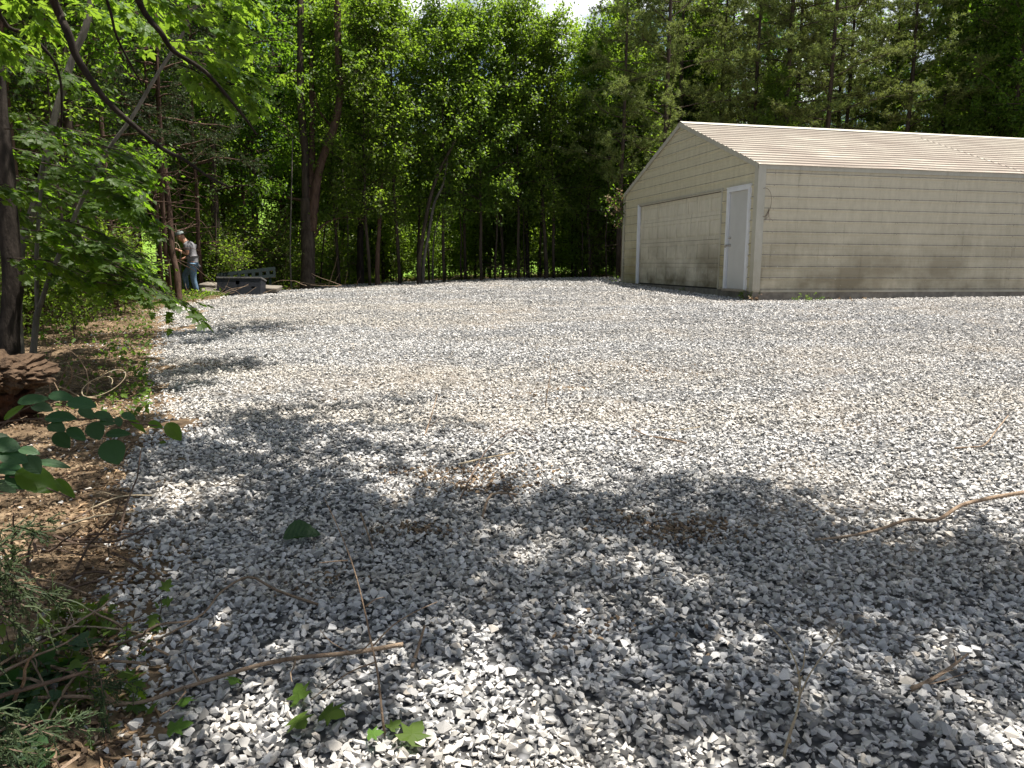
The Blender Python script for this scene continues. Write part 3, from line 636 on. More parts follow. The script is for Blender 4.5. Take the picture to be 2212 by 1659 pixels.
# trees beside and behind the camera: their crowns throw the shade on the near gravel
def shade_tree(x, y, patches, label, seed):
    base = np.array([x, y, g1(x, y)]); o = empty('shade_tree', base); tag(o, label, 'tree', None); r2 = np.random.default_rng(seed)
    H = max(p[2] for p in patches) + 1.5
    mb = MB(); mb.tube([(0, 0, -.2), (.05, 0, 2), (0, .1, H * .5), (.1, .1, H)], [.2, .16, .12, .05], 10, .15); lf = MB(); tb_ = MB()
    for cx, cy, cz, rad, n in patches:
        c = np.array([cx, cy, cz]) - base; st = np.array([0.05, .1, (cz - base[2]) * .62]); pth = smooth_path([st, (st + c) / 2 + (0, 0, .5), c])
        mb.tube(pth, np.linspace(.05, .015, len(pth)), 6)
        for k in range(n):
            q = c + r2.normal(0, 1, 3) * (rad * .55, rad * .55, .3); w = q + unit(r2.normal(0, 1, 3) * (1, 1, .25)) * .7
            spray(tb_, lf, [q, (q + w) / 2, w], r2, 8, .4, .11, 8, 'quad', droop=.25, jitter=.35)
    mb.build('trunk', M['bark'], o, True); tb_.build('branch', M['bark'], o); lf.build('crown', M['leaf'], o)
K = SUN[:2] / SUN[2]
def over(px, py, h, rad, n):          # crown patch whose shadow lands on this spot of the lot
    x, y = at(px, py); z = g1(x, y) + h; return (x + K[0] * h, y + K[1] * h, z, rad, n)
shade_tree(-3.0, -1.6, [over(400, 1150, 6.5, .5, 9), over(520, 1220, 6.5, .5, 11), over(640, 1200, 7, .5, 9), over(520, 1320, 7, .45, 8), over(760, 1260, 7, .4, 8), over(380, 1400, 6, .35, 5), over(700, 1125, 7.5, .3, 4), over(330, 1000, 6.5, .4, 4), over(60, 1330, 5.5, .4, 8), over(60, 1480, 5.5, .4, 9), over(100, 1620, 5.5, .35, 7), over(190, 1400, 6, .3, 4)], 'tree behind the camera at the left shading the near gravel', 301)
shade_tree(-5.6, 2.2, [over(420, 940, 6.5, .6, 6), over(560, 930, 6.5, .6, 7), over(700, 950, 7, .6, 6), over(800, 915, 7, .5, 4), over(480, 1010, 6.5, .5, 5), over(620, 1010, 7, .4, 4)], 'tree outside the left frame edge shading the gravel beyond the rounded leaf twig', 304)
shade_tree(-8.4, 9.2, [over(370, 735, 7, .5, 7), over(450, 722, 7, .55, 9), over(540, 712, 7.5, .5, 7), over(585, 700, 7.5, .3, 3), over(360, 818, 6.5, .45, 7), over(430, 812, 6.5, .45, 8), over(510, 795, 7, .3, 4), over(240, 730, 6.5, .6, 9), over(150, 740, 6.5, .6, 8), over(200, 820, 6.5, .5, 6), over(30, 860, 6.5, .5, 10), over(100, 800, 6.5, .5, 6)], 'tree outside the left frame edge shading the gravel near the forked sapling', 305)
shade_tree(3.4, -1.4, [over(930, 1190, 7, .3, 4), over(1060, 1180, 7.5, .35, 4), over(1200, 1160, 7.5, .35, 4), over(1350, 1190, 7.5, .5, 6), over(1480, 1130, 8, .42, 6), over(1500, 1240, 7, .45, 5), over(1280, 1270, 7, .4, 2), over(1620, 1330, 7, .42, 4), over(1720, 1230, 7.5, .45, 5), over(1400, 1350, 7, .35, 3), over(1180, 1390, 7, .15, 1)], 'tree behind the camera at the right shading the middle of the near gravel', 302)
shade_tree(4.6, .4, [over(1850, 1190, 8, .45, 4), over(1960, 1260, 8, .45, 5), over(2080, 1310, 7.5, .45, 6), over(2190, 1230, 8, .5, 5), over(1880, 1400, 7.5, .35, 4), over(2020, 1420, 7.5, .35, 4), over(2160, 1440, 8, .3, 3), over(1780, 1480, 7.5, .25, 3), over(1620, 1080, 8, .3, 4), over(1520, 1050, 8, .25, 3)], 'tree beyond the right frame edge shading the right of the near gravel', 303)

# ------------------------------------------------------------------ left side ground clutter
def ribbon_leaves(n, reg, mat, name, label, size, tilt=.4, lift=.015, kind='quad'):
    xs, ys = reg(n); z = ground(xs, ys) + lift + .02 * rr.random(len(xs))
    lump = (.10 * np.clip(vn(xs, ys, .45, 11), 0, 1) + .06 * np.clip(vn(xs, ys, .2, 12), -.2, 1)) * np.clip((-xs - .30 * ys - .2) / .8, 0, 1) * (ys < 22)
    mb = MB(); k = len(xs); put_leaves(mb, np.stack([xs, ys, z + lump], -1), rr.normal(0, 1, (k, 3)) * (1, 1, tilt), np.array([0, 0, 1.])[None] + rr.normal(0, tilt, (k, 3)), size * rr.uniform(.5, 1.3, k), kind, 1)
    o = mb.build(name, M[mat]); tag(o, label, kind='stuff')
def reg_left(n):
    y = 1.4 + 18.6 * rr.random(n * 3) ** 1.5; x = -.28 * y - rr.exponential(.16, n * 3) * y
    k = sdist(x, y) < -.05; return x[k][:n], y[k][:n]
def reg_wood(n):
    y = rr.uniform(19, 42, n * 2); x = rr.uniform(-1, .45, n * 2) * y * .8; k = sdist(x, y) < -.1; return x[k][:n], y[k][:n]
def reg_edge(n):
    t = rr.integers(8, len(edge) - 1, n); f = rr.random(n); e = np.array(edge); p = e[t] * (1 - f[:, None]) + e[np.minimum(t + 1, len(edge) - 1)] * f[:, None]
    x = p[:, 0] - rr.exponential(.6, n) * .8; y = p[:, 1] + rr.exponential(.8, n); k = sdist(x, y) < 0; return x[k], y[k]
ribbon_leaves(26000, reg_left, 'leaf_dry', 'leaf_litter', 'dry brown leaves and bark scraps on the soil at the left', .028)
ribbon_leaves(26000, reg_wood, 'leaf_dry', 'forest_litter', 'dry leaves on the shaded forest floor', .09)
ribbon_leaves(16000, reg_wood, 'leaf', 'ground_cover', 'low green ground cover under the trees', .10, .8, .12)
ribbon_leaves(4200, reg_edge, 'grassy', 'weeds', 'low green weeds along the edge of the gravel', .06, .8, .06)
def clods():
    n = 20000; y = 1.4 + 11.6 * rr.random(n) ** 1.9; x = -.20 * y - rr.random(n) ** 1.2 * y * .57 - .1; k = sdn(x, y) < .04; x, y = x[k], y[k]; n = len(x)
    lump = (.10 * np.clip(vn(x, y, .45, 11), 0, 1) + .06 * np.clip(vn(x, y, .2, 12), -.2, 1)) * np.clip((-x - .30 * y - .2) / .8, 0, 1)
    s = .012 + .03 * rr.random(n) ** 3
    scatter('dirt_clods', np.stack([x, y, ground(x, y) + lump + s * .2], -1), np.stack([rr.normal(0, .4, n), rr.normal(0, .4, n), rr.random(n) * 6.28], -1), s[:, None] * (.6 + rr.random((n, 3))), rr.integers(0, 6, n),
            proto_collection('clod_shapes', [convex_rock(100 + i, (1, .8, .7)) for i in range(6)], M['clod']), 'lumps of brown soil beside the gravel')
    n = 14000; y = 1.4 + 11.6 * rr.random(n) ** 1.9; x = -.20 * y - rr.random(n) ** 1.4 * y * .4; k = sdn(x, y) < .06; x, y = x[k], y[k]; n = len(x); s = .02 + .05 * rr.random(n) ** 2
    lump = (.10 * np.clip(vn(x, y, .45, 11), 0, 1) + .06 * np.clip(vn(x, y, .2, 12), -.2, 1)) * np.clip((-x - .30 * y - .2) / .8, 0, 1)
    scatter('wood_chips', np.stack([x, y, ground(x, y) + lump + .012], -1), np.stack([rr.normal(0, .25, n), rr.normal(0, .25, n), rr.random(n) * 6.28], -1), np.stack([s * 1.6, s * .35, s * .25], -1), rr.integers(0, 6, n),
            proto_collection('chip_shapes', [convex_rock(200 + i, (1, .8, .7)) for i in range(6)], M['chip']), 'shredded bark chips on the soil at the left')
clods()
def dirt_patch():
    P_ = []
    for px, py, rx, ry, n in [(1010, 1035, .5, .16, 420), (1060, 1075, .35, .10, 260), (1440, 1150, .32, .09, 420), (1500, 1170, .3, .1, 200), (900, 1160, .22, .07, 200), (1100, 860, .9, .3, 160), (640, 715, .7, .5, 120), (1450, 810, 1.2, .4, 160), (700, 1280, .2, .1, 60), (1330, 1400, .25, .1, 50)]:
        x, y = at(px, py); P_.append(np.column_stack([x + rr.normal(0, rx * .6, n), y + rr.normal(0, ry * .8, n)]))
    P_ = np.concatenate(P_); n = len(P_); s_ = .012 + .025 * rr.random(n) ** 2
    scatter('soil_crumbs', np.column_stack([P_, gz(P_[:, 0], P_[:, 1]) + .018 + .006 * rr.random(n)]), np.stack([rr.normal(0, .4, n), rr.normal(0, .4, n), rr.random(n) * 6.28], -1), s_[:, None] * (.6 + rr.random((n, 3))), rr.integers(0, 6, n),
            bpy.data.collections['clod_shapes'], 'brown soil crumbs lying in patches on the gravel')
dirt_patch()

# ------------------------------------------------------------------ garage
def siding_mat(name, base, dirt, dirt_lo, dirt_hi, ledge=False, stripes=False):
    m, n, l, p = mat_new(name)
    t = n.new('ShaderNodeTexCoord'); sp = n.new('ShaderNodeSeparateXYZ'); l.new(t.outputs['Object'], sp.inputs[0])
    big = noise(n, l, .7, 5, .6, stretch=(1, 1, 1.4)); fine = noise(n, l, 7, 6, .7, stretch=(1, 1, .35)); streak = noise(n, l, 9, 5, .7, stretch=(1, 1, .08))
    c = mixc(n, l, .75, base, ramp(n, l, fine.outputs['Fac'], [(.3, (.84, .83, .80)), (.7, (1.1, 1.1, 1.1))]).outputs[0], 'MULTIPLY')
    # grime climbing from the foot of the wall
    mr = nd(n, 'ShaderNodeMapRange'); mr.inputs['From Min'].default_value = dirt_lo; mr.inputs['From Max'].default_value = dirt_hi; mr.inputs['To Min'].default_value = 1; mr.inputs['To Max'].default_value = 0
    l.new(sp.outputs['Z'], mr.inputs[0])
    ml = nd(n, 'ShaderNodeMath', operation='MULTIPLY'); l.new(mr.outputs[0], ml.inputs[0]); l.new(ramp(n, l, big.outputs['Fac'], [(.36, (0, 0, 0)), (.62, (1, 1, 1))]).outputs[0], ml.inputs[1])
    c = mixc(n, l, ml.outputs[0], c, dirt)
    st = ramp(n, l, streak.outputs['Fac'], [(.58, (0, 0, 0)), (.74, (.5, .5, .5))]); c = mixc(n, l, st.outputs[0], c, tuple(v * .9 for v in dirt))
    gg = n.new('ShaderNodeNewGeometry'); sn = n.new('ShaderNodeSeparateXYZ'); l.new(gg.outputs['True Normal'], sn.inputs[0])
    if ledge:   # darker greyish tan on the upward facing ledges of the ribs
        lg = ramp(n, l, sn.outputs['Z'], [(.60, (0, 0, 0)), (.70, (.95, .95, .95))]); lc = ramp(n, l, fine.outputs['Fac'], [(.35, (.11, .095, .075)), (.6, (.26, .235, .20))]); c = mixc(n, l, lg.outputs[0], c, lc.outputs[0])
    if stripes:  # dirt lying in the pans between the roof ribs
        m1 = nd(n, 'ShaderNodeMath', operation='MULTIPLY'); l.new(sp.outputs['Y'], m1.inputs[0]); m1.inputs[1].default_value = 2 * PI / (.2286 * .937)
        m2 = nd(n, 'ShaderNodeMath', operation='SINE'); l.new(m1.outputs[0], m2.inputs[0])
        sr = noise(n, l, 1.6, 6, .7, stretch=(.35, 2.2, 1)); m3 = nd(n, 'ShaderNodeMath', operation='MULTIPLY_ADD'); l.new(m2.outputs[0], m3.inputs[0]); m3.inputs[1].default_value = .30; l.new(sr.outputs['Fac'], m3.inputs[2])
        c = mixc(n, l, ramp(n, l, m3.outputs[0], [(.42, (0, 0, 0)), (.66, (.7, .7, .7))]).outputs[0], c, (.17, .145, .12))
    sc = noise(n, l, 22, 3, .5, stretch=(1, 1, .3)); c = mixc(n, l, ramp(n, l, sc.outputs['Fac'], [(.70, (0, 0, 0)), (.74, (.45, .45, .45))]).outputs[0], c, tuple(min(.75, v * 1.5) for v in base))
    l.new(c, p.inputs['Base Color']); p.inputs['Roughness'].default_value = .7; p.inputs['Specular IOR Level'].default_value = .15
    bump(n, l, p, big.outputs['Fac'], .12, .05)
    return m
M['siding'] = siding_mat('cream_siding', (.60, .54, .41), (.22, .185, .12), -.1, 1.7, True)
M['gable_siding'] = siding_mat('gable_siding', (.60, .55, .41), (.32, .275, .15), -.1, 2.6, True)
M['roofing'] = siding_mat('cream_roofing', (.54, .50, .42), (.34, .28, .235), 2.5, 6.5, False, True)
M['trim'] = siding_mat('trim_metal', (.50, .475, .40), (.32, .28, .2), -.2, 1.2)
M['door_panel'] = siding_mat('garage_door_paint', (.66, .61, .50), (.13, .105, .06), .1, 1.55)
M['white_paint'] = plain('white_paint', (.74, .75, .78), .4, 0, .04, 5)
M['door_paint'] = plain('door_paint', (.56, .55, .53), .4, 0, .04, 3)
M['metal'] = plain('brushed_metal', (.45, .42, .38), .35, .9)
M['black'] = plain('dark_gap', (.015, .013, .012), .8)
M['concrete'] = plain('concrete', (.20, .18, .15), .9, 0, .35, 6)
gar = empty('garage', GAR, YAW)
tag(gar, 'cream metal garage with ribbed siding and a ribbed gable roof beside the gravel lot', 'garage')
RP = .2389
def rib_profile(z0, z1, major=.017, minor=.0045, ribs=None):
    pr = [(z0, 0.)]
    k0 = int(math.floor((z0 - .03) / RP)) - 1
    for k in range(k0, k0 + 9):
        zr = .03 + RP * k
        for a, o_ in ((-.028, 0), (-.014, major), (.014, major), (.028, 0)):
            if z0 < zr + a < z1: pr.append((zr + a, o_))
        for f in (1 / 3, 2 / 3):
            zm = zr + RP * f
            for a, o_ in ((-.011, 0), (-.004, minor), (.004, minor), (.011, 0)):
                if z0 < zm + a < z1: pr.append((zm + a, o_))
    pr.append((z1, 0.)); pr.sort(); return pr
rg = np.random.default_rng(12)
# long side, sheets of four ribs laid one above the other
bounds = [0.0] + [.03 + RP * k + .045 for k in (3, 7)] + [GH - .02]
for s0, s1 in ((.0, 6.3), (6.303, GL)):
    for a, b in zip(bounds[:-1], bounds[1:]):
        pr = rib_profile(a, b); xs = np.linspace(s0 + .1 * (s0 == 0), s1, 26); mb = MB()
        wav = .0016 * np.interp(xs, np.linspace(0, GL, 14), rg.normal(0, 1, 14))[None, :] * np.ones((len(pr), 1))
        V = [(x, -o_ - .002 - wav[i, j] - .0015 * (a > 0), z) for i, (z, o_) in enumerate(pr) for j, x in enumerate(xs)]
        nx = len(xs); F = [(i * nx + j, i * nx + j + 1, (i + 1) * nx + j + 1, (i + 1) * nx + j) for i in range(len(pr) - 1) for j in range(nx - 1)]
        mb.add(V, F); mb.build('wall_panel', M['siding'], gar)
# screws on the ribs
mb = MB()
for k in range(1, 11):
    for x in np.arange(.35, GL, 1.5):
        z = .03 + RP * k; xx = x + rg.normal(0, .01); mb.box((xx - .006, -.029, z - .006), (xx + .006, -.02, z + .006))
tag(mb.build('screw', M['concrete'], gar), kind='stuff')
# gable end with door openings, above and between them
DO = [(.26, 1.24, 2.21), (1.52, 6.60, 2.24)]
def gable_int(z):
    lo, hi = 0., GW
    if z > GH: d = (z - GH) / GR * GW / 2; lo, hi = d, GW - d
    return lo, hi
gb = [0., .03 + RP * 3 + .045, .03 + RP * 7 + .045, .03 + RP * 11 + .045, .03 + RP * 15 + .045, GH + GR - .01]
for a, b in zip(gb[:-1], gb[1:]):
    pr = rib_profile(a, b); ext = []
    for zc in (2.21, 2.24, GH):
        if a < zc < b: ext.append(zc)
    zs = sorted([z for z, _ in pr] + ext); of = np.interp(zs, [z for z, _ in pr], [o_ for _, o_ in pr])
    regs = {'l': [], 'm': [], 'r': [], 'f': []}
    for i in range(len(zs) - 1):
        z0, z1 = zs[i], zs[i + 1]; zm = (z0 + z1) / 2; l0, h0 = gable_int(z0); l1, h1 = gable_int(z1); ops = [o_ for o_ in DO if zm < o_[2]]
        cuts0, cuts1 = [l0], [l1]
        for o_ in ops: cuts0 += [o_[0], o_[1]]; cuts1 += [o_[0], o_[1]]
        cuts0.append(h0); cuts1.append(h1)
        key = ('f',) if not ops else (('l', 'm', 'r') if len(ops) == 2 else ('f', 'r'))
        for q in range(0, len(cuts0), 2):
            regs[key[q // 2]].append([(-of[i] - .002, cuts0[q], z0), (-of[i] - .002, cuts0[q + 1], z0), (-of[i + 1] - .002, cuts1[q + 1], z1), (-of[i + 1] - .002, cuts1[q], z1)])
    for rr_ in regs.values():
        if rr_:
            mb = MB()
            for q in rr_: mb.add(q, [(3, 2, 1, 0)])
            mb.build('gable_panel', M['gable_siding'], gar)
# back walls, plain but real
mb = MB(); mb.add([(GL, 0, 0), (GL, GW, 0), (GL, GW, GH), (GL, GW / 2, GH + GR), (GL, 0, GH)], []); 
back = make_mesh('back_wall', [(GL, 0, 0), (GL, GW, 0), (GL, GW, GH), (GL, GW / 2, GH + GR - .02), (GL, 0, GH), (0, GW, 0), (0, GW, GH)], [(0, 1, 2, 3, 4), (1, 5, 6, 2)]); link('back_wall', back, M['siding'], gar)
# slab
mb = MB(); mb.box((-.03, -.03, -.6), (GL, GW + .02, -.004)); mb.build('foundation', M['concrete'], gar)
mb = MB(); mb.box((.15, -.045, -.012), (GL, -.032, .028)); mb.build('base_trim', M['trim'], gar)
# corner trims
mb = MB(); mb.box((-.034, -.040, -.01), (.13, -.023, GH - .01)); mb.box((-.034, -.0225, -.01), (-.022, .11, GH - .01)); mb.box((.130, -.034, -.01), (.142, -.0225, GH - .015)); mb.build('corner_trim', M['trim'], gar)
mb = MB(); mb.box((-.034, GW - .11, -.01), (-.022, GW + .03, GH - .01)); mb.build('corner_trim', M['trim'], gar)
mb = MB(); mb.box((.02, -.031, GH - .10), (GL, -.023, GH + .015)); mb.build('eave_trim', M['trim'], gar)
# roof
SL = math.hypot(GW / 2, GR); ux, uz = (GW / 2) / SL, GR / SL
def roof_sheet(u0, u1, s0, s1, side, lift):
    us = [(u0, 0.)]
    k = int(u0 / .2286) - 1
    for q in range(k, k + 8):
        c = .11 + .2286 * q
        for a, o_ in ((-.034, 0), (-.018, .021), (.018, .021), (.034, 0)):
            if u0 < c + a < u1: us.append((c + a, o_))
    us.append((u1, 0.)); us.sort(); xs = np.linspace(s0, s1, 22); V = []
    wv = .0025 * np.interp(xs, np.linspace(0, GL, 20), rg.normal(0, 1, 20))[None, :] * np.ones((len(us), 1))
    for i, (u, o_) in enumerate(us):
        for j, x in enumerate(xs):
            h = o_ + lift + wv[i, j]; y = u * ux - h * uz; z = GH + u * uz + h * ux
            V.append((x, y if side == 0 else GW - y, z))
    nx = len(xs); F = [(i * nx + j, i * nx + j + 1, (i + 1) * nx + j + 1, (i + 1) * nx + j) for i in range(len(us) - 1) for j in range(nx - 1)]
    mb = MB(); mb.add(V, F)
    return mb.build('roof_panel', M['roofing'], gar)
ub = [-.06, .87, 1.78, 2.70, 3.61, SL - .01]
for side in (0, 1):
    for i in range(5):
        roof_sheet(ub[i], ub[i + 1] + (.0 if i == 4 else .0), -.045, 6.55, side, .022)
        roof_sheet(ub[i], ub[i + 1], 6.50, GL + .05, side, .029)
mb = MB()
for sg in (0, 1):
    pts = []
    for u, h in ((SL - .17, .046), (SL - .16, .052), (SL + .01, .056)):
        y = u * ux - h * uz; z = GH + u * uz + h * ux; pts.append((y if sg == 0 else GW - y, z))
    for x0, x1 in ((-.05, GL + .06),):
        V = [(x, p[0], p[1]) for x in np.linspace(x0, x1, 30) for p in pts]; n3 = 3
        F = [(i * 3 + j, i * 3 + j + 1, (i + 1) * 3 + j + 1, (i + 1) * 3 + j) for i in range(29) for j in range(2)]
        mb.add(V, F)
mb.build('ridge_cap', M['trim'], gar)
for sg in (0, 1):
    mb = MB(); n_ = 40; V = []
    for i in range(n_ + 1):
        u = -.05 + (SL + .05) * i / n_
        for dx, h in ((-.05, .03), (-.05, -.07), (-.028, -.07)):
            y = u * ux - h * uz; z = GH + u * uz + h * ux; V.append((dx, y if sg == 0 else GW - y, z))
    F = [(i * 3 + j, i * 3 + j + 1, (i + 1) * 3 + j + 1, (i + 1) * 3 + j) for i in range(n_) for j in range(2)]
    mb.add(V, F); mb.build('rake_trim', M['trim'], gar)
# black sheet standing in for the darkness of the room behind the doors
mb = MB(); mb.box((.09, .1, .0), (.12, GW - .1, 2.35)); mb.build('dark_room_sheet', M['black'], gar)
# entry door: frame, leaf, hardware
ed = MB()
ed.box((-.045, .25, 0), (.08, .335, 2.22)); ed.box((-.045, 1.165, 0), (.08, 1.25, 2.22)); ed.box((-.045, .3352, 2.135), (.08, 1.1648, 2.22)); ed.box((-.055, .235, 2.222), (-.002, 1.265, 2.24))
fr_ = empty('entry_door', (0, 0, 0)); fr_.parent = gar; fr_['label'] = 'narrow grey door in a white frame next to the corner'
ed.build('door_frame', M['white_paint'], fr_)
mb = MB(); mb.box((.0, .340, .035), (.045, 1.150, 2.130)); mb.build('door_leaf', M['door_paint'], fr_)
mb = MB(); mb.box((-.07, .25, -.02), (.08, 1.25, .03)); mb.build('threshold', M['metal'], fr_)
mb = MB(); mb.box((.046, .336, .03), (.06, 1.164, 2.134)); mb.build('door_gap', M['black'], fr_)
for nm, z, r_ in (('door_knob', .98, .032), ('deadbolt', 1.14, .026)):
    mb = MB(); mb.tube([(.005, 1.07, z), (-.015, 1.07, z), (-.03, 1.07, z), (-.055, 1.07, z), (-.06, 1.07, z)], [r_, r_ * .9, r_ * .45, r_ * .9, r_ * .5] if nm == 'door_knob' else [r_, r_, r_ * .9, r_ * .6, r_ * .3], 12); mb.build(nm, M['metal'], fr_, True)
mb = MB(); mb.box((-.055, 1.13, .955), (-.045, 1.20, 1.0)); mb.tube([(-.06, 1.185, .93), (-.06, 1.185, .98)], .018, 8); mb.build('padlock_hasp', M['metal'], fr_)
# garage door
gd = empty('garage_door', (0, 0, 0)); gd.parent = gar; gd['label'] = 'wide dirty overhead door with four rows of eight raised panels'
secs = [(.03, .585), (.592, 1.135), (1.142, 1.685), (1.692, 2.19)]
for i, (z0, z1) in enumerate(secs):
    mb = MB(); y0, y1 = 1.60, 6.52; xo = .03 + (.012 if i == 3 else 0)
    w = (y1 - y0) / 8
    # frame of stiles and rails with sunk panels and a raised field in each
    mb.box((xo, y0, z0), (xo + .035, y1, z0 + .09)); mb.box((xo, y0, z1 - .09), (xo + .035, y1, z1))
    for k in range(9):
        c = y0 + k * w; a = max(y0, c - .05); b = min(y1, c + .05); mb.box((xo, a, z0 + .0902), (xo + .035, b, z1 - .0902))
    mb.box((xo + .014, y0, z0 + .01), (xo + .033, y1, z1 - .01))
    zc0, zc1 = z0 + .09, z1 - .09
    for k in range(8):
        a, b = y0 + k * w + .05, y0 + (k + 1) * w - .05; g = .028; h = .045
        V = [(xo + .0138, a + .004, zc0 + .004), (xo + .0138, b - .004, zc0 + .004), (xo + .0138, b - .004, zc1 - .004), (xo + .0138, a + .004, zc1 - .004), (xo + .002, a + h, zc0 + h), (xo + .002, b - h, zc0 + h), (xo + .002, b - h, zc1 - h), (xo + .002, a + h, zc1 - h)]
        mb.add(V, [(4, 7, 6, 5), (0, 4, 5, 1), (1, 5, 6, 2), (2, 6, 7, 3), (3, 7, 4, 0)])
    o = mb.build('door_section', M['door_panel'], gd)
mb = MB(); mb.box((-.03, 6.53, 0), (.08, 6.61, 2.235)); mb.build('door_jamb', M['white_paint'], gd); mb = MB(); mb.box((-.028, 1.505, 0), (-.0, 1.545, 2.235)); mb.box((.0, 1.505, 0), (.08, 1.595, 2.235)); mb.build('side_trim', M['trim'], gd); mb = MB(); mb.box((-.012, 6.50, 0), (.028, 6.528, 2.19)); mb.build('door_jamb', M['white_paint'], gd)
mb = MB(); mb.box((-.03, 1.50, 2.236), (.06, 6.63, 2.262)); mb.box((-.012, 1.59, 2.200), (.02, 6.53, 2.232)); mb.build('door_header', M['trim'], gd)
mb = MB(); mb.box((.022, 1.60, -.03), (.07, 6.52, .022)); mb.build('bottom_seal', M['black'], gd)
# wire loop hanging at the corner
th = np.linspace(-.4, 3.6, 24); mb = MB(); pts = np.stack([.15 + .16 * np.sin(th) * (1 - .1 * th), np.full(24, -.05), 1.88 + .24 * np.cos(th) - .03 * th], -1); mb.tube(pts, .004, 4)
for q in range(7): mb.tube(curve((.24, -.05, 1.72), (-.2 - .2 * rg.random(), 0, -1), .3, 5, rg, .3), .0025, 3)
o = mb.build('dry_vine', M['twig_dark']); o.matrix_world = gar.matrix_world if False else Matrix.Translation(Vector([float(v) for v in GAR])) @ Matrix.Rotation(YAW, 4, 'Z')
tag(o, 'dead vine loop hanging on the siding beside the garage corner', 'vine')
def gp(u, v, z=0): return np.array([GAR[0] + u * _s[0] + v * _t[0], GAR[1] + u * _s[1] + v * _t[1], GAR[2] + z])
# climbing vine at the far eave
mb = MB(); lf = MB(); lf2 = MB()
for q in range(16):
    c = curve(gp(-.06, GW - .05, 2.0 + .5 * rg.random()), unit(np.array([-.7, .1, rg.normal(.1, .6)])), rg.uniform(.3, .75), 6, rg, .4, -.1); mb.tube(c, np.linspace(.005, .002, 7), 3)
    n = 16; pos = c[rg.integers(1, 7, n)] + rg.normal(0, .05, (n, 3)); (put_leaves(lf, pos, rg.normal(0, 1, (n, 3)), rg.normal(0, 1, (n, 3)) + (0, -1, .5), .09, 'quad') if q % 3 else put_leaves(lf2, pos, rg.normal(0, 1, (n, 3)), rg.normal(0, 1, (n, 3)) + (0, -1, .5), .08, 'quad'))
mb.tube([gp(-.05, GW + .02, z) for z in (-.2, .6, 1.4, 2.2)], .008, 5)
vo = empty('climbing_vine', gp(-.05, GW, -.1)); tag(vo, 'vine with green and dry leaves climbing the far front corner of the garage', 'vine')
for m_, nm, ma in ((mb, 'stem', 'twig'), (lf, 'foliage', 'leaf2'), (lf2, 'dry_foliage', 'leaf_dry')):
    o = m_.build(nm, M[ma]); o.parent = vo; o.matrix_parent_inverse = Matrix.Translation(-vo.location)
def weed_clump(x, y, z, n, h, label, mat='grassy', leaf=.05, name='weed_clump', spread=.12, cat='weed', tpl='quad', stems=True, grp=None):
    base = np.array([x, y, z]); o = empty(name, base); tag(o, label, cat, grp); mb = MB(); lf = MB()
    for q in range(n):
        c = curve((rg.normal(0, spread), rg.normal(0, spread), -.02), (rg.normal(0, .5), rg.normal(0, .5), 1), h * rg.uniform(.5, 1.1), 4, rg, .3); mb.tube(c, np.linspace(.004, .0015, 5), 3)
        k = 7; pos = c[rg.integers(1, 5, k)] + rg.normal(0, .015, (k, 3)); put_leaves(lf, pos, rg.normal(0, 1, (k, 3)) * (1, 1, .5), np.array([0, 0, 1.])[None] + rg.normal(0, .4, (k, 3)), leaf * rg.uniform(.6, 1.3, k), tpl)
    mb.build('stem', M['twig_dark'], o); lf.build('foliage', M[mat], o); return o
p = gp(-.10, .12); weed_clump(p[0], p[1], float(gz(p[0], p[1])), 9, .28, 'weed with yellow green leaves at the foot of the near garage corner', leaf=.07, spread=.08)
p = gp(.02, -.12); weed_clump(p[0], p[1], float(gz(p[0], p[1])), 7, .16, 'dead brown weed beside the green one at the garage corner', 'leaf_dry', .06, spread=.07)
p = gp(.95, -.28); weed_clump(p[0], p[1], float(gz(p[0], p[1])), 14, .20, 'dark green weeds against the slab just right of the garage corner', leaf=.05, spread=.18)
p = gp(1.35, -.3); weed_clump(p[0], p[1], float(gz(p[0], p[1])), 10, .14, 'small weeds mixed with dry grass below the garage siding', leaf=.04, spread=.2)
p = gp(2.3, -.3); weed_clump(p[0], p[1], float(gz(p[0], p[1])), 16, .08, 'low dry brown grass along the slab under the garage siding', 'leaf_dry', .06, spread=.35)
p = gp(-.15, 3.2); weed_clump(p[0], p[1], float(gz(p[0], p[1])), 5, .16, 'small green tuft at the foot of the garage door', leaf=.04, spread=.05)
p = gp(-.2, GW + .1); weed_clump(p[0], p[1], float(gz(p[0], p[1])), 8, .35, 'tuft of weeds at the far front corner of the garage', leaf=.06, spread=.1)

# ------------------------------------------------------------------ man
def skin_fig(name, joints, edges, mat, parent, sub=2):
    me = bpy.data.meshes.new(name); names = list(joints); me.from_pydata([joints[k][:3] for k in names], [(names.index(a), names.index(b)) for a, b in edges], [])
    o = link(name, me, mat, parent); sk = o.modifiers.new('skin', 'SKIN'); sk.use_smooth_shade = True
    for i, k in enumerate(names):
        v = me.skin_vertices[0].data[i]; rd = joints[k][3]; v.radius = rd if isinstance(rd, tuple) else (rd, rd); v.use_root = (i == 0)
    sb = o.modifiers.new('sub', 'SUBSURF'); sb.levels = sub; sb.render_levels = sub; return o
mD = 21.2; mx_ = (424 - 1106) / FPX * mD; mz = g1(mx_, mD)
man = empty('person', (mx_, mD, mz)); tag(man, 'man in grey shirt, blue jeans and backwards cap bending a branch by the cedar', 'person')
SKIN = plain('skin', (.46, .24, .15), .55, 0, .06); SH = plain('grey_shirt', (.17, .165, .175), .9, 0, .12, 6); JN = plain('blue_jeans', (.10, .17, .25), .9, 0, .3, 9)
CAPM = plain('cap_cloth', (.17, .20, .19), .9, 0, .15, 8); SHOE = plain('shoe_leather', (.05, .04, .035), .7)
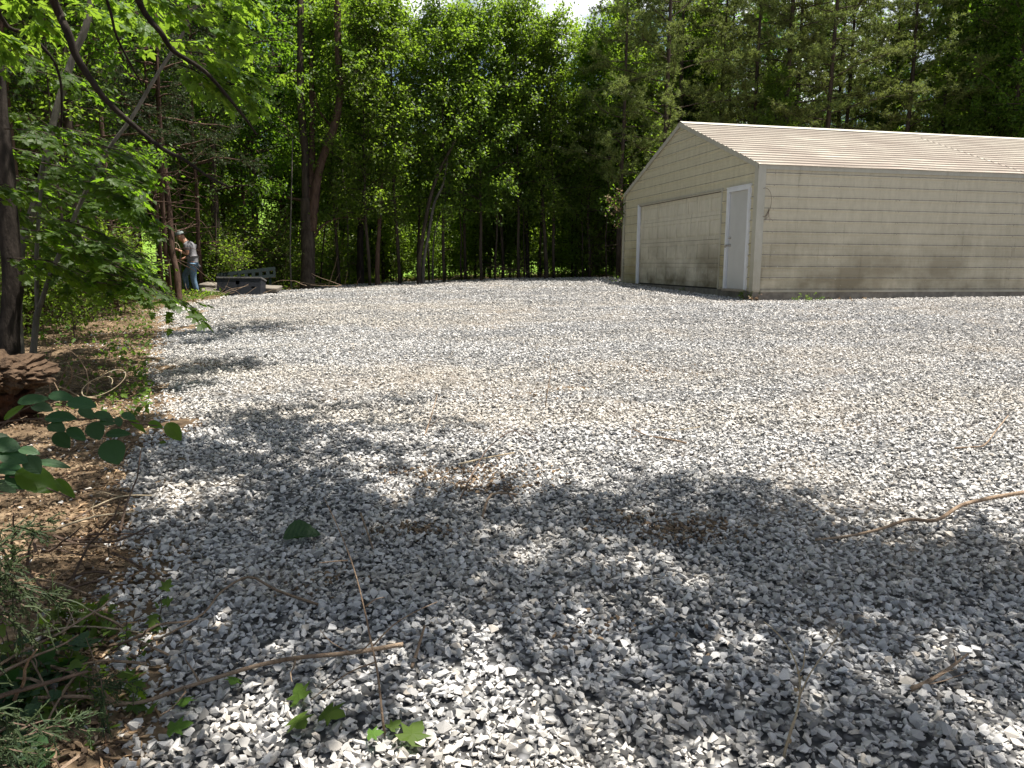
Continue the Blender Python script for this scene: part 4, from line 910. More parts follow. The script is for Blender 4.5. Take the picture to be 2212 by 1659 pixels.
# x: towards the picture right is his back; y: depth
J = {'pelvis': (.0, 0, .86, (.10, .08)), 'belly': (-.02, 0, 1.02, (.10, .08)), 'chest': (-.06, 0, 1.24, (.165, .125)), 'upper': (-.11, 0, 1.38, (.13, .10)), 'neck': (-.19, 0, 1.47, .058), 'skull0': (-.245, 0, 1.53, .075), 'skull1': (-.30, -.01, 1.60, .10), 'skull2': (-.325, -.01, 1.66, .085), 'jaw': (-.335, -.01, 1.515, .055),
     'shN': (-.08, -.17, 1.36, .065), 'elN': (-.045, -.22, 1.10, .046), 'wrN': (-.30, -.17, 1.21, .03), 'haN': (-.37, -.15, 1.25, .036),
     'shF': (-.08, .17, 1.36, .065), 'elF': (-.12, .22, 1.08, .046), 'wrF': (-.32, .12, .99, .03), 'haF': (-.40, .10, .96, .036),
     'hipN': (.03, -.10, .80, .10), 'knN': (.015, -.10, .45, .065), 'anN': (.11, -.09, .08, .045), 'toN': (-.06, -.10, .04, .04),
     'hipF': (-.05, .10, .80, .10), 'knF': (-.30, .10, .56, .065), 'anF': (-.25, .11, .12, .045), 'toF': (-.42, .11, .07, .04)}
Ed = [('pelvis', 'belly'), ('belly', 'chest'), ('chest', 'upper'), ('upper', 'neck'), ('neck', 'skull0'), ('skull0', 'skull1'), ('skull1', 'skull2'), ('skull0', 'jaw'), ('upper', 'shN'), ('shN', 'elN'), ('elN', 'wrN'), ('wrN', 'haN'), ('upper', 'shF'), ('shF', 'elF'), ('elF', 'wrF'), ('wrF', 'haF'),
      ('pelvis', 'hipN'), ('hipN', 'knN'), ('knN', 'anN'), ('anN', 'toN'), ('pelvis', 'hipF'), ('hipF', 'knF'), ('knF', 'anF'), ('anF', 'toF')]
JF = dict(J); EF = list(Ed)
for s_, h in (('N', np.array([-.37, -.15, 1.25])), ('F', np.array([-.40, .10, .96]))):
    for k in range(4):
        a = h + (-.03, -.028 + .018 * k, .012 - .008 * abs(k - 1.5)); b = a + (-.032, 0, .014); c = b + (-.008, 0, -.03)
        JF[f'f{s_}{k}a'] = (*a, .0095); JF[f'f{s_}{k}b'] = (*b, .009); JF[f'f{s_}{k}c'] = (*c, .008); EF += [('ha' + s_, f'f{s_}{k}a'), (f'f{s_}{k}a', f'f{s_}{k}b'), (f'f{s_}{k}b', f'f{s_}{k}c')]
    t_ = h + (-.01, -.03, -.03); t2 = t_ + (-.03, .0, -.005); JF[f't{s_}a'] = (*t_, .012); JF[f't{s_}b'] = (*t2, .010); EF += [('ha' + s_, f't{s_}a'), (f't{s_}a', f't{s_}b')]
skin_fig('body', JF, EF, SKIN, man)
def grow(keys, dr): return {k: (*J[k][:3], tuple(v + dr for v in J[k][3]) if isinstance(J[k][3], tuple) else J[k][3] + dr) for k in keys}
g = grow(['pelvis', 'belly', 'chest', 'upper', 'shN', 'shF'], .022); g['coll'] = (-.165, 0, 1.445, .078)
g['hip'] = (.015, 0, .77, (.17, .14)); g['pelvis'] = (0, 0, .90, (.16, .135)); g['belly'] = (-.02, 0, 1.04, (.15, .12)); g['slN'] = (-.06, -.20, 1.19, .072); g['slF'] = (-.10, .21, 1.19, .072)
skin_fig('shirt', g, [('hip', 'pelvis'), ('pelvis', 'belly'), ('belly', 'chest'), ('chest', 'upper'), ('upper', 'coll'), ('upper', 'shN'), ('upper', 'shF'), ('shN', 'slN'), ('shF', 'slF')], SH, man)
g = grow(['pelvis', 'hipN', 'knN', 'hipF', 'knF'], .02); g['pelvis'] = (.0, 0, .88, (.145, .12)); g['anN'] = (.10, -.09, .10, .068); g['anF'] = (-.25, .11, .15, .068)
skin_fig('jeans', g, [('pelvis', 'hipN'), ('hipN', 'knN'), ('knN', 'anN'), ('pelvis', 'hipF'), ('hipF', 'knF'), ('knF', 'anF')], JN, man)
for s_ in ('N', 'F'):
    a, b = J['an' + s_], J['to' + s_]; skin_fig('shoe', {'h': (a[0] + .03, a[1], a[2] - .03, .052), 'm': ((a[0] + b[0]) / 2, a[1], b[2] + .01, .055), 't': (b[0] - .03, b[1], b[2] - .0, .046)}, [('h', 'm'), ('m', 't')], SHOE, man)
# face: nose, ear, brow
skin_fig('nose', {'a': (-.39, -.01, 1.575, .014), 'b': (-.425, -.01, 1.555, .016)}, [('a', 'b')], SKIN, man, 1)
skin_fig('ear', {'a': (-.295, -.11, 1.585, (.012, .028)), 'b': (-.29, -.112, 1.55, (.010, .020))}, [('a', 'b')], SKIN, man, 1)
# cap: dome and visor pointing backwards
def cap_mesh():
    mb = MB(); c = np.array([-.315, -.01, 1.625]); ax = unit(np.array([-.22, 0, 1.])); e1 = unit(np.cross(ax, (0, 1, 0))); e2 = np.cross(ax, e1); V = []; R_ = 8; S_ = 20
    for i in range(R_ + 1):
        ph = i / R_ * PI / 2
        for j in range(S_):
            t = j * 2 * PI / S_; V.append(c + .122 * math.sin(ph) * (math.cos(t) * e1 + .88 * math.sin(t) * e2) + ax * .125 * math.cos(ph))
    F = [(i * S_ + j, i * S_ + (j + 1) % S_, (i + 1) * S_ + (j + 1) % S_, (i + 1) * S_ + j) for i in range(R_) for j in range(S_)]
    mb.add(V, F); d = e1 if e1[0] > 0 else -e1; V = []
    for i in range(9):
        t = -1 + 2 * i / 8; a = c + d * .10 * math.cos(t) + e2 * .105 * math.sin(t) + ax * .012; b = a + d * (.10 * math.cos(t * 1.1)) + ax * (-.01 + .018); V += [a, b]
    for k in (0, -.006):
        mb.add(np.array(V) + ax * k, [(2 * i, 2 * i + 1, 2 * i + 3, 2 * i + 2) for i in range(8)])
    return mb
cap = cap_mesh().build('cap', CAPM, man, True)
# the branch he holds
hb = np.array([mx_, mD, mz]); mb = MB()
mb.tube(smooth_path([hb + q for q in [(-.20, -.24, 1.12), (-.30, -.2, 1.38), (-.48, -.2, 1.44), (-.58, -.2, 1.52)]]), .007, 4)
mb.tube(smooth_path([hb + q for q in [(-.37, -.16, 1.26), (-.45, -.2, 1.12), (-.54, -.2, 1.02), (-.50, -.2, .85), (-.44, -.2, .6)]]), .008, 4)
mb.tube(smooth_path([hb + q for q in [(-.37, -.16, 1.26), (-.36, -.1, 1.5), (-.38, -.1, 1.9)]]), .006, 4)
tag(mb.build('broken_branch', M['twig_pale']), 'bare pale branch held in the hands of the man', 'branch')
mb = MB(); mb.tube([hb + (-.36, .0, .2), hb + (-.385, .08, .97), hb + (-.36, .1, 1.2)], .022, 8); tag(mb.build('wooden_post', M['bark_pale']), 'short pale pole standing upright in front of the man', 'pole')

# ------------------------------------------------------------------ dark boxes and slabs by the man
PLA = plain('dark_grey_plastic', (.018, .020, .027), .5, 0, .1, 6); PLB = plain('green_black_plastic', (.008, .016, .016), .5, 0, .15, 6); PLT = plain('sunlit_plastic_edge', (.12, .115, .11), .7, 0, .3, 12); SLB = plain('weathered_slab', (.15, .13, .105), .95, 0, .4, 7)
def frame_from(p0, p1):
    e = p1 - p0; L_ = np.linalg.norm(e); e = e / L_; up = unit(np.cross(np.cross(e, (0, 0, 1)), e)); return e, up, L_
D0 = 20.6
def slab_obj(name, org, ex, ey, ez, boxes, mat, parent=None):
    mb = MB()
    for a, b in boxes: mb.box(a, b)
    me = mb.mesh(name); o = link(name, me, mat, parent); return o
def orient(o, org, ex, ey, ez):
    o.matrix_world = Matrix(((ex[0], ey[0], ez[0], org[0]), (ex[1], ey[1], ez[1], org[1]), (ex[2], ey[2], ez[2], org[2]), (0, 0, 0, 1)))
# front box: face 1.16 x .45, holes as real openings made from strips
BX = (470 - 1106) / FPX * D0; bo = empty('storage_box'); tag(bo, 'dark grey plastic box with slotted face and pale sunlit-toned top edge lying beside the man', 'box')
ez = unit(np.array([.09, .22, 1.])); ex = unit(np.array([1., 0, .09])); ey = unit(np.cross(ez, ex)); orient(bo, (BX, D0, g1(BX, D0) + .03), ex, ey, ez)
W_, H_, Dp = 1.17, .47, .42
holes = [(.50, .60, .29, .39), (.53, .64, .165, .21), (.14, .25, .085, .125), (.92, 1.02, .19, .235)]
xs_ = sorted({0, W_, *[h[0] for h in holes], *[h[1] for h in holes]}); zs_ = sorted({0, H_, *[h[2] for h in holes], *[h[3] for h in holes]})
mb = MB()
for i in range(len(xs_) - 1):
    for j in range(len(zs_) - 1):
        xm, zm = (xs_[i] + xs_[i + 1]) / 2, (zs_[j] + zs_[j + 1]) / 2
        if any(h[0] < xm < h[1] and h[2] < zm < h[3] for h in holes): continue
        mb.add([(xs_[i], 0, zs_[j]), (xs_[i + 1], 0, zs_[j]), (xs_[i + 1], 0, zs_[j + 1]), (xs_[i], 0, zs_[j + 1])], [(0, 1, 2, 3)])
for h in holes:
    for a, b, c, d_ in (((h[0], h[2]), (h[1], h[2]), 0, 0), ((h[1], h[2]), (h[1], h[3]), 0, 0), ((h[1], h[3]), (h[0], h[3]), 0, 0), ((h[0], h[3]), (h[0], h[2]), 0, 0)):
        mb.add([(a[0], 0, a[1]), (b[0], 0, b[1]), (b[0], .03, b[1]), (a[0], .03, a[1])], [(0, 1, 2, 3)])
mb.build('front_face', PLA, bo)
mb = MB(); mb.box((0, .001, 0), (.02, Dp, H_ - .02)); mb.box((W_ - .02, .001, 0), (W_, Dp, H_ - .02)); mb.box((.021, Dp - .02, 0), (W_ - .021, Dp, H_ - .02)); mb.box((.021, .031, 0), (W_ - .021, Dp - .021, .02)); mb.build('shell', PLA, bo)
mb = MB(); mb.box((-.015, -.015, H_ - .018), (W_ + .015, Dp + .015, H_ + .022)); mb.build('lid', PLT, bo)  # lid coloured paler than the box to stand for sunlight on top
# rear tilted grid panel with openings
bx2 = (515 - 1106) / FPX * 21.9; pn = empty('slotted_panel'); tag(pn, 'dark green black panel with a row of oval openings leaning behind the box', 'panel')
ex = unit(np.array([1, 0, .13])); ez = unit(np.array([-.1, .35, 1])); ey = unit(np.cross(ez, ex)); orient(pn, (bx2 - .55, 21.9, g1(bx2, 21.9) + .30), ex, ey, ez)
mb = MB(); L2 = 1.65; H2 = .30
mb.box((0, 0, 0), (L2, .05, .09)); mb.box((0, 0, .2), (L2, .05, H2))
for k in range(9):
    a = k * L2 / 8 - .045; mb.box((max(0, a), .001, .0902), (min(L2, a + .09), .049, .1998))
mb.build('grid', PLB, pn); mb = MB(); mb.box((.05, .05, -.28), (.11, .11, .0)); mb.box((L2 - .2, .05, -.3), (L2 - .14, .11, .0)); mb.box((.6, .05, .05), (1.1, .4, .09)); mb.build('support', PLB, pn)
for nm, a, b, zt, lab, D_ in (('stone_slab', 437, 485, .16, 'pale weathered slab lying between the man and the dark box', 20.9), ('stone_slab', 560, 605, .2, 'grey brown slab lying to the right of the dark box', 21.5), ('stone_slab', 440, 475, .32, 'darker slab stacked behind the pale slab near the box', 21.6)):
    x0, x1 = gx(a, D_), gx(b, D_); mb = MB(); V0 = (x1 - x0) / 2
    mb.box((-V0, -.35, -.06), (V0, .45, .06)); o = mb.build(nm, SLB); o.location = ((x0 + x1) / 2, D_, g1(x0, D_) + zt - .06); o.rotation_euler = (.06, .05, .1); tag(o, lab, 'slab')
    bv = o.modifiers.new('bevel', 'BEVEL'); bv.width = .02

# ------------------------------------------------------------------ stump, sticks, twigs
def stump():
    import bmesh
    x, y = gx(20, 6.4), 6.4; o = empty('uprooted_stump', (x - .1, y, g1(x, y))); tag(o, 'broken reddish brown stump with a dark hollow beside the soil at the left edge', 'stump')
    for nm, cc, sc, mt, sd_ in (('wood', (0, 0, .42), (.36, .34, .17), 'stumpwood', 1), ('root', (-.14, .05, .12), (.30, .30, .30), 'rootwood', 2)):
        bm = bmesh.new(); bmesh.ops.create_icosphere(bm, subdivisions=5, radius=1)
        for v in bm.verts:
            q = v.co; f = 1 + .5 * float(vn(q.x * 2 + q.z, q.y * 2 - q.z, .8, sd_)) + .3 * float(vn(q.x * 3 + q.y, q.z * 3, .4, sd_ + 5)) + .12 * float(vn(q.x * 9 + q.y * 4, q.z * 9, .5, sd_ + 8))
            v.co = Vector((q.x * f * sc[0] + cc[0], q.y * f * sc[1] + cc[1], q.z * f * sc[2] + cc[2]))
        me = bpy.data.meshes.new(nm); bm.to_mesh(me); bm.free(); link(nm, me, M[mt], o)
M['stumpwood'] = bark_mat('rotten_wood', (.03, .02, .013), (.13, .085, .055), 18); M['rootwood'] = bark_mat('rotten_root', (.02, .010, .007), (.08, .038, .022), 10)
stump()
def ground_pts(pts, lifts):
    out = []
    for (a, b), h in zip(pts, lifts):
        x, y = at(a, b); out.append(np.array([x, y, float(gz(x, y)) if sdist(np.array([x]), np.array([y]))[0] > 0 else g1(x, y) + .03]) + (0, 0, h))
    return out
def stick(name, pts, lift, r0, r1, mat, label, sides=(), cat='stick', n=6, grp=None):
    ps = ground_pts(pts, np.broadcast_to(lift, (len(pts),))); sp = smooth_path(ps); mb = MB(); mb.tube(sp, np.linspace(r0, r1, len(sp)), n, .15, 8)
    for q, L_, az, up_ in sides:
        p = sp[int(q * (len(sp) - 1))]; c = curve(p, (math.cos(az), math.sin(az), up_), L_, 5, rg, .2); mb.tube(c, np.linspace(r1 * .8, .0012, 6), 4)
    o = mb.build(name, M[mat], None, True); tag(o, label, cat, grp); return o
stick('fallen_branch', [(872, 1446), (760, 1458), (640, 1475), (540, 1497), (400, 1530), (290, 1556), (190, 1572), (80, 1582)], [.06, .05, .05, .05, .05, .06, .07, .08], .009, .006, 'twig', 'long pale stripped branch lying across the gravel at the lower left', [(.3, .3, -1.2, .1), (.55, .25, 2.2, .2), (.6, .35, -.9, .1), (.8, .3, 2.6, .3)], 'branch', 8)
stick('fallen_branch', [(2260, 1112), (2212, 1114), (2130, 1124), (2070, 1140), (2020, 1156), (1960, 1156), (1900, 1168), (1830, 1180), (1760, 1191)], [.10, .1, .09, .08, .06, .06, .045, .04, .035], .013, .006, 'twig', 'thick crooked brown branch lying on the gravel at the right edge', (), 'branch', 9)
stick('broken_stick', [(1965, 1524), (2010, 1508), (2050, 1492), (2085, 1470)], [.03, .04, .06, .08], .009, .004, 'twig', 'splintered brown stick with a forked end at the lower right', [(.2, .26, .25, .05), (.15, .2, .5, .2), (.8, .06, 1.2, .5)])
stick('thin_stick', [(2060, 988), (2100, 986), (2125, 982), (2150, 955), (2175, 925)], [.03, .03, .04, .06, .08], .007, .004, 'twig', 'bent thin stick on sunlit gravel near the right edge')
stick('thin_stick', [(1482, 976), (1440, 966), (1400, 958), (1368, 946)], [.03, .03, .03, .04], .008, .004, 'twig', 'straight reddish stick lying on the sunlit gravel right of the centre')
stick('thin_stick', [(1512, 938), (1460, 944), (1400, 944)], .03, .004, .003, 'twig_pale', 'very thin pale stick just above the straight reddish one')
stick('thin_stick', [(990, 1018), (1040, 1006), (1112, 993)], .04, .007, .005, 'twig_pale', 'pale yellow stick crossing under the arched twig')
mb_pts = [(995, 1100), (1010, 1080), (1035, 1035), (1060, 1000), (1105, 965), (1140, 960), (1165, 970)]
stick('arched_twig', mb_pts, [.02, .06, .1, .12, .1, .05, .03], .0055, .003, 'twig_dark', 'dark arched twig curving over the gravel in the middle', [(.85, .12, -1.2, 0)])
stick('thin_stick', [(917, 955), (930, 925), (945, 885)], [.02, .06, .12], .007, .003, 'twig', 'short reddish stick leaning up from the gravel left of the centre', [(.3, .14, .5, .6)])
stick('thin_stick', [(1042, 1140), (1062, 1105), (1118, 1095)], [.03, .06, .04], .009, .005, 'twig', 'curved brown stick in the gravel below the arched twig')
stick('thin_stick', [(1088, 1090), (1105, 1110), (1122, 1132)], [.07, .05, .02], .004, .003, 'twig_dark', 'short dark twig at the edge of the shade below the arched twig')
stick('thin_stick', [(780, 1155), (795, 1180), (806, 1205)], [.10, .05, .02], .006, .004, 'twig', 'short brown stick in the shade right of the dark curled leaf')
stick('thin_stick', [(890, 1480), (905, 1450), (918, 1425)], [.02, .05, .1], .007, .005, 'twig', 'short tan stick standing right of the cut end of the long pale branch')
stick('fallen_vine', [(690, 1340), (600, 1320), (540, 1290), (480, 1320), (440, 1370), (350, 1400), (300, 1420)], [.03, .05, .06, .05, .05, .04, .05], .006, .004, 'twig', 'brown vine stem curving over the shaded gravel at the left')
stick('thin_stick', [(1365, 960), (1380, 955)], .02, .004, .003, 'twig', 'tiny twig at the tip of the reddish stick')
def upright(name, foot, pts, label, r0, mat='twig', side=(), leaves=0):
    x, y = at(*foot); z = float(gz(x, y)); D = (np.array([x, y, z]) - (0, 0, EYE)) @ CF; base = np.array([x, y, z]); o = empty(name, base); tag(o, label, 'twig')
    mb = MB(); q = [np.array([0, 0, -.03]), np.zeros(3)]
    for i, (a, b) in enumerate(pts): q.append(P(a, b, D + .06 * i) - base)
    sp = smooth_path(q); mb.tube(sp, np.linspace(r0, .0016, len(sp)), 5, .2, 3)
    for (a, b), pp in side:
        s0 = P(a, b, D + .05) - base; qq = [s0] + [P(c, d_, D + .05 + .05 * i) - base for i, (c, d_) in enumerate(pp)]; sq = smooth_path(qq); mb.tube(sq, np.linspace(r0 * .6, .0012, len(sq)), 4)
    mb.build('stem', M[mat], o, True)
    if leaves:
        lf = MB(); k = leaves; put_leaves(lf, sp[rg.integers(len(sp) // 3, len(sp), k)] + rg.normal(0, .015, (k, 3)), rg.normal(0, 1, (k, 3)), rg.normal(0, 1, (k, 3)), .016, 'oval'); lf.build('foliage', M['leaf_dry'], o)
    return o
upright('dry_shoot', (832, 1610), [(825, 1540), (815, 1450), (800, 1380), (788, 1320), (765, 1230), (735, 1150), (700, 1075)], 'tall thin bare stem standing up from the gravel at the lower left', .005, 'twig', [((812, 1430), [(760, 1450), (700, 1490), (650, 1530)]), ((806, 1395), [(850, 1350), (900, 1320), (945, 1300)]), ((803, 1385), [(770, 1410), (720, 1390), (690, 1360)]), ((790, 1310), [(810, 1295), (830, 1290)]), ((752, 1210), [(730, 1212), (690, 1216)])])
upright('dry_shoot', (1690, 1658), [(1705, 1590), (1727, 1512), (1722, 1440), (1690, 1380), (1650, 1343)], 'forked bare stem with tan tips standing at the bottom right of the middle', .006, 'twig_pale', [((1725, 1510), [(1750, 1455), (1790, 1400), (1825, 1355)]), ((1722, 1455), [(1735, 1440), (1738, 1400)])], 3)
upright('dry_weed', (1178, 882), [(1182, 850), (1188, 815), (1190, 795), (1183, 770)], 'single dry brown weed stalk standing on the sunlit gravel in the centre', .006, 'twig', (), 5)
rs = np.random.default_rng(8)
left_sticks = [((60, 800), (180, 795), 'pale straight stick on the soil below the forked sapling'), ((225, 765), (190, 800), 'short thick stick leaning on the soil by the gravel edge'), ((180, 700), (215, 765), 'thin brown twig rising from the soil near the shaded bank'),
               ((150, 950), (330, 925), 'thin root strand lying across the sunlit soil'), ((110, 1180), (300, 1130), 'brown root stretched over the soil by the near gravel edge'), ((40, 1240), (250, 1225), 'dark stick lying on the soil below the big leaves'),
               ((60, 1290), (190, 1330), 'slanting grey stick at the lower left soil'), ((20, 1440), (330, 1400), 'long thin dark twig over the lower left weeds'), ((90, 1480), (260, 1560), 'pale broken twig crossing the lower left weeds'),
               ((30, 1400), (130, 1600), 'grey twig standing among the juniper sprays'), ((170, 1500), (100, 1640), 'thin pale twig slanting down at the lower left corner'), ((200, 1130), (330, 1100), 'thin pale strand beside the gravel below the big leaves')]
for a, b, lab in left_sticks:
    m_ = ((a[0] + b[0]) / 2 + rs.uniform(-12, 12), (a[1] + b[1]) / 2 + rs.uniform(-10, 10)); stick('thin_stick', [a, m_, b], [.05, .08, .06], rs.uniform(.004, .008), .003, ['twig', 'twig_pale', 'twig_dark'][rs.integers(0, 3)], lab, [(.5, .15, rs.uniform(0, 6), .3)])
x, y = at(205, 880); z = g1(x, y) + .06; th = np.linspace(0, 9, 40); mb = MB(); mb.tube(np.stack([x + .17 * np.cos(th) + .02 * th, y + .08 * np.sin(th), z + .10 + .10 * np.sin(th + .5) + .01 * th], -1), .004, 4); tag(mb.build('vine_loop', M['twig_pale']), 'coiled loop of pale dry vine on the sunlit soil', 'vine')
# brush pile by the far edge
def brush(px, D, n, L_, label, h=.15, mat='twig'):
    x = gx(px, D); z = g1(x, D); mb = MB()
    for i in range(n): mb.tube(curve((x + rs.normal(0, L_ * .4), D + rs.normal(0, .3), z + rs.uniform(0, h)), (rs.normal(0, 1), rs.normal(0, .4), rs.normal(0.1, .25)), L_ * rs.uniform(.4, 1), 6, rs, .25), np.linspace(.007, .003, 7), 4)
    tag(mb.build('brush_pile', M[mat]), label, 'brush', kind='stuff')
brush(720, 22.8, 18, 1.3, 'cut sticks heaped at the gravel edge right of the dark box'); brush(1130, 27, 26, 1.8, 'grey dead brush under the middle trees', .5, 'twig_dark'); brush(1000, 26, 12, 1.2, 'dead sticks along the far gravel edge', .2, 'twig_dark'); brush(500, 20.2, 14, .8, 'small twigs beside the dark box', .12)
brush(130, 7.2, 26, .8, 'dry twigs and root strands tangled on the left soil', .15); brush(60, 3.6, 26, .6, 'tangle of dead twigs at the lower left', .15, 'twig_dark'); brush(60, 2.7, 22, .5, 'tangle of thin twigs at the bottom left corner', .15, 'twig')
# fallen leaves
def big_leaf(pxy, size, az, tilt, mat, label, kind='oval', lift=.05, roll=.2, name='fallen_leaf', curl=0):
    x, y = at(*pxy); z = float(gz(x, y)); mb = MB(); put_leaves(mb, np.array([[0, 0, 0.]]), np.array([[math.cos(az), math.sin(az), tilt]]), np.array([[roll, -.3, 1.]]), size, kind, 1.1)
    if curl: q = np.vstack(mb.V); q[:, 2] += curl * (q @ np.array([-math.sin(az), math.cos(az), 0])) ** 2 * 14; mb.V = [q]
    o = mb.build(name, M[mat]); o.location = (x, y, z + lift); tag(o, label, 'leaf'); return o
big_leaf((612, 1190), .19, .25, .15, 'leaf_dark', 'large dark green curled leaf lying on the shaded gravel', 'veined', lift=.05, roll=-.25, curl=.35)
for pxy, sz, az, lab in [((365, 1612), .075, .3, 'bright green lobed leaf below the long pale branch'), ((880, 1650), .10, 1.2, 'bright green lobed leaf at the bottom edge right of the tall bare stem'), ((842, 1622), .05, .9, 'small green leaf at the foot of the tall bare stem'), ((795, 1634), .05, .1, 'small light green leaf at the bottom edge left of the tall bare stem'), ((650, 1560), .09, 2, 'ragged green leaf on the gravel above the bottom edge'), ((700, 1590), .09, -.5, 'green star shaped leaf right of the ragged leaf'),
                         ((640, 1600), .09, -1, 'drooping green leaf on a small shoot at the bottom left'), ((400, 1545), .07, -1.2, 'wilted green leaf hanging from the long pale branch'), ((510, 1510), .06, -1.4, 'wilted leaf hanging near the middle of the long pale branch'), ((330, 1560), .06, -1.2, 'wilted leaf near the left end of the long pale branch')]:
    big_leaf(pxy, sz, az, .15, 'grassy', lab, 'star', .05, rs.normal(0, .4))
big_leaf((345, 970), .05, .4, .1, 'leaf_young', 'small yellow leaf on the gravel at the left', 'oval', .03)

# near twig with rounded leaves
def leafy_shoot(name, D, twigs, leaves, mat, label, jit=.05):
    base = P(*twigs[0][0], D); o = empty(name, base); tag(o, label, 'branch'); mb = MB()
    for t_ in twigs:
        q = [P(a, b, D) - base for a, b in t_]; sp = smooth_path(q); mb.tube(sp, np.linspace(.004, .0018, len(sp)), 6)
    s0 = P(*twigs[0][0], D); e0 = np.array([s0[0] - .45, s0[1] + .1, g1(s0[0] - .45, s0[1] + .1) - .03])
    for t_ in twigs:
        q0 = P(*t_[0], D); mb.tube(smooth_path([e0 - base, (e0 * .45 + q0 * .55) + (-.12, 0, .12) - base, q0 - base]), np.linspace(.009, .004, 9), 6)
    mb.build('twig', M['twig_dark'], o, True)
    for (cx, cy, L_, w, ang, tilt, mt) in leaves:
        dd = D + rs.normal(0, jit); dirv = CX * math.cos(ang) - CU * math.sin(ang); dirv = unit(dirv + CF * rs.normal(0, .15)); n0 = unit(-CF * (1 - tilt) + np.array([0, 0, 1.]) * (tilt + .25) + rs.normal(0, .1, 3))
        size = L_ / FPX * dd; c = P(cx, cy, dd) - base - dirv * size * .5; lb = MB(); put_leaves(lb, c[None], dirv[None], n0[None], size, 'veined', w)
        lb.build('leaf', M[mt or mat], o, True)
S6 = .3307
def L6(cx, cy, L_, w=1., ang=0, tilt=.5, mt=None): return (cx * S6, cy * S6 + 548.6, L_ * S6, w, ang, tilt, mt)
leafy_shoot('leafy_twig', 2.5, [[(-60, 930), (20, 910), (90, 905), (165, 906), (235, 904), (300, 915), (340, 920)], [(-50, 980), (20, 905), (60, 880), (100, 862)]],
            [L6(400, 930, 160, .75, .1), L6(535, 975, 185, .85, .1), L6(215, 950, 190, .6, -.2), L6(275, 1000, 140, .8, .2), L6(395, 1065, 200, .75, -.05), L6(570, 1040, 120, .9, .5), L6(680, 1060, 130, .8, .3), L6(370, 1130, 120, 1, .3), L6(700, 1098, 100, .8, .1), L6(840, 1060, 95, .9, .3),
             L6(895, 1115, 150, .35, .75, .2, 'leaf2'), L6(500, 1175, 135, .8, .55), L6(625, 1155, 130, 1.1, 1.0), L6(770, 1172, 155, .7, -.1), L6(405, 1215, 140, .9, .7), L6(737, 1295, 175, 1.15, 1.05), L6(1015, 1115, 100, .7, .25, .3, 'leaf2'), L6(1135, 1160, 150, .8, .8, .3, 'leaf2'), L6(775, 1095, 70, .9, 1.2), L6(90, 1030, 170, .4, -.7, .3, 'leaf2')],
            'leaf_dark', 'near twig with rounded dark leaves reaching in from the left edge over the soil')
leafy_shoot('leafy_twig', 2.2, [[(-60, 1010), (10, 985), (60, 960), (100, 955)], [(-60, 1040), (30, 1030), (90, 1050), (150, 1075)]],
            [L6(40, 1250, 190, .9, .2), L6(190, 1285, 140, .7, .15), L6(90, 1320, 180, 1, .35), L6(60, 1400, 190, .8, .1), L6(215, 1375, 150, .9, .9), L6(350, 1370, 210, .45, .1), L6(245, 1480, 280, .8, .45, .4, 'leaf2'), L6(425, 1530, 170, .5, .8, .4, 'leaf2'), L6(20, 1200, 120, .8, .3), L6(100, 1480, 150, .8, .8), L6(40, 1520, 140, .8, .5)],
            'leaf_dark', 'nearer twig with big shaded leaves at the left edge below the rounded leaf twig')
# low plants in the corner
for pxy, n, h, lab, mt, lfz, tp in [((235, 1380), 4, .22, 'small plant with bright leaves at the near gravel edge', 'grassy', .05, 'star'), ((120, 1420), 16, .25, 'ivy like weed patch on the lower left soil', 'leaf', .06, 'star'), ((60, 1500), 16, .22, 'dark ivy patch near the bottom left corner', 'leaf_dark', .08, 'star'), ((170, 1560), 12, .18, 'green weeds under the left end of the long branch', 'leaf', .06, 'star'),
                                 ((190, 1450), 9, .2, 'fine leaved weed beside the gravel at the lower left', 'grassy', .04, 'quad'), ((40, 1620), 12, .2, 'broad leaved weed in the bottom left corner', 'leaf_dark', .05, 'oval'), ((140, 745), 12, .3, 'yellow green weeds on the shaded bank at the left', 'grassy', .06, 'quad'), ((205, 690), 14, .3, 'bright weeds by the left bend of the gravel edge', 'grassy', .06, 'quad'), ((145, 690), 12, .28, 'weeds on the shaded soil left of the bright ones', 'grassy', .06, 'quad')]:
    x, y = at(*pxy); weed_clump(x, y, g1(x, y), n, h, lab, mt, lfz, spread=.12 if y < 5 else .3, tpl=tp)
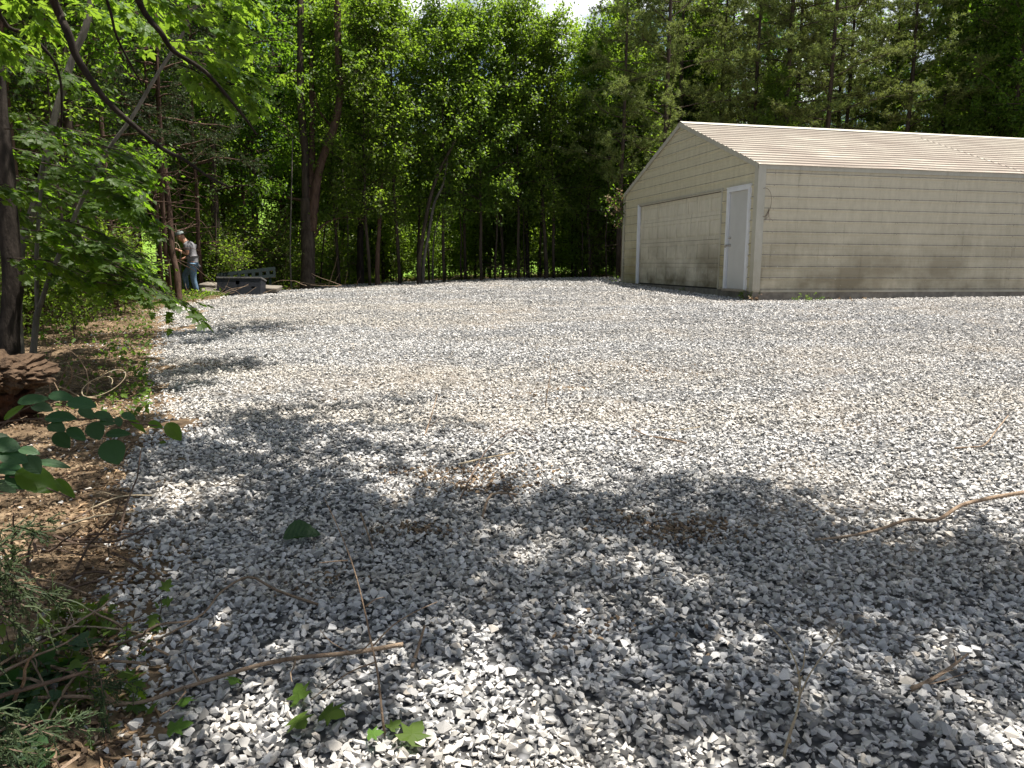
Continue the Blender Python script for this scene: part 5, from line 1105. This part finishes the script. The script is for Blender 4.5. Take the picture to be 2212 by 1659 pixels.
rq = np.random.default_rng(31)
for i in range(70):
    y = 1.6 + 8.5 * rq.random() ** 1.2; x = -.74 * y - .75 - rq.random() * 2.6
    plant('seedling', x, y, rq.uniform(.5, 1.1), 'seedling', 'small green seedling on the soil at the very left edge', 'plant', 'small seedlings on the soil at the left edge', rq)
# juniper sprays at the left edge close to the camera
def juniper(px, py, D, n, label, sc=.75):
    base = P(px, py, D); o = empty('juniper_branch', base); tag(o, label, 'branch'); tb = MB(); lf = MB()
    e0 = np.array([-2.0, 1.75, g1(-2.0, 1.75) - .03]) - base; tb.tube(smooth_path([e0, e0 * .5 + (-.06, 0, .1), np.zeros(3)]), np.linspace(.014, .005, 9), 6)
    for i in range(n):
        c = curve(rs.normal(0, .05, 3) * (1, .6, 1.6) * sc, (rs.uniform(.1, 1), rs.normal(0, .5), rs.normal(-.3, .5)), rs.uniform(.12, .24) * sc, 6, rs, .25, -.08); tb.tube(c, np.linspace(.0025, .001, 7), 3)
        for k in range(16):
            p = c[rs.integers(1, 7)]; c2 = curve(p, unit(c[-1] - c[0]) + rs.normal(0, .6, 3), rs.uniform(.03, .08) * sc, 4, rs, .3, -.05); lf.tube(c2, np.linspace(.0022, .0010, 5), 3, cap=False)
            q = 10; pos = c2[rs.integers(0, 5, q)]; put_leaves(lf, pos, unit(c2[-1] - c2[0])[None] + rs.normal(0, .45, (q, 3)), rs.normal(0, 1, (q, 3)), .012, 'quad', .4)
    tb.build('stem', M['twig_dark'], o); lf.build('foliage', M['leaf_cedar'], o)
juniper(-75, 1150, 1.7, 13, 'shaded juniper branch at the left edge beside the soil'); juniper(-80, 1290, 1.6, 13, 'juniper branch hanging at the left edge below the middle one'); juniper(-110, 1560, 1.5, 14, 'juniper branch filling the bottom left corner'); juniper(-60, 1650, 1.6, 7, 'juniper branch in front of the long branch end')
juniper(190, 1450, 2.5, 6, 'small juniper spray on the gravel edge at the lower left', .8)
for o in list(bpy.data.objects):
    if o.type == 'MESH' and o.name.startswith(('seedling',)): pass
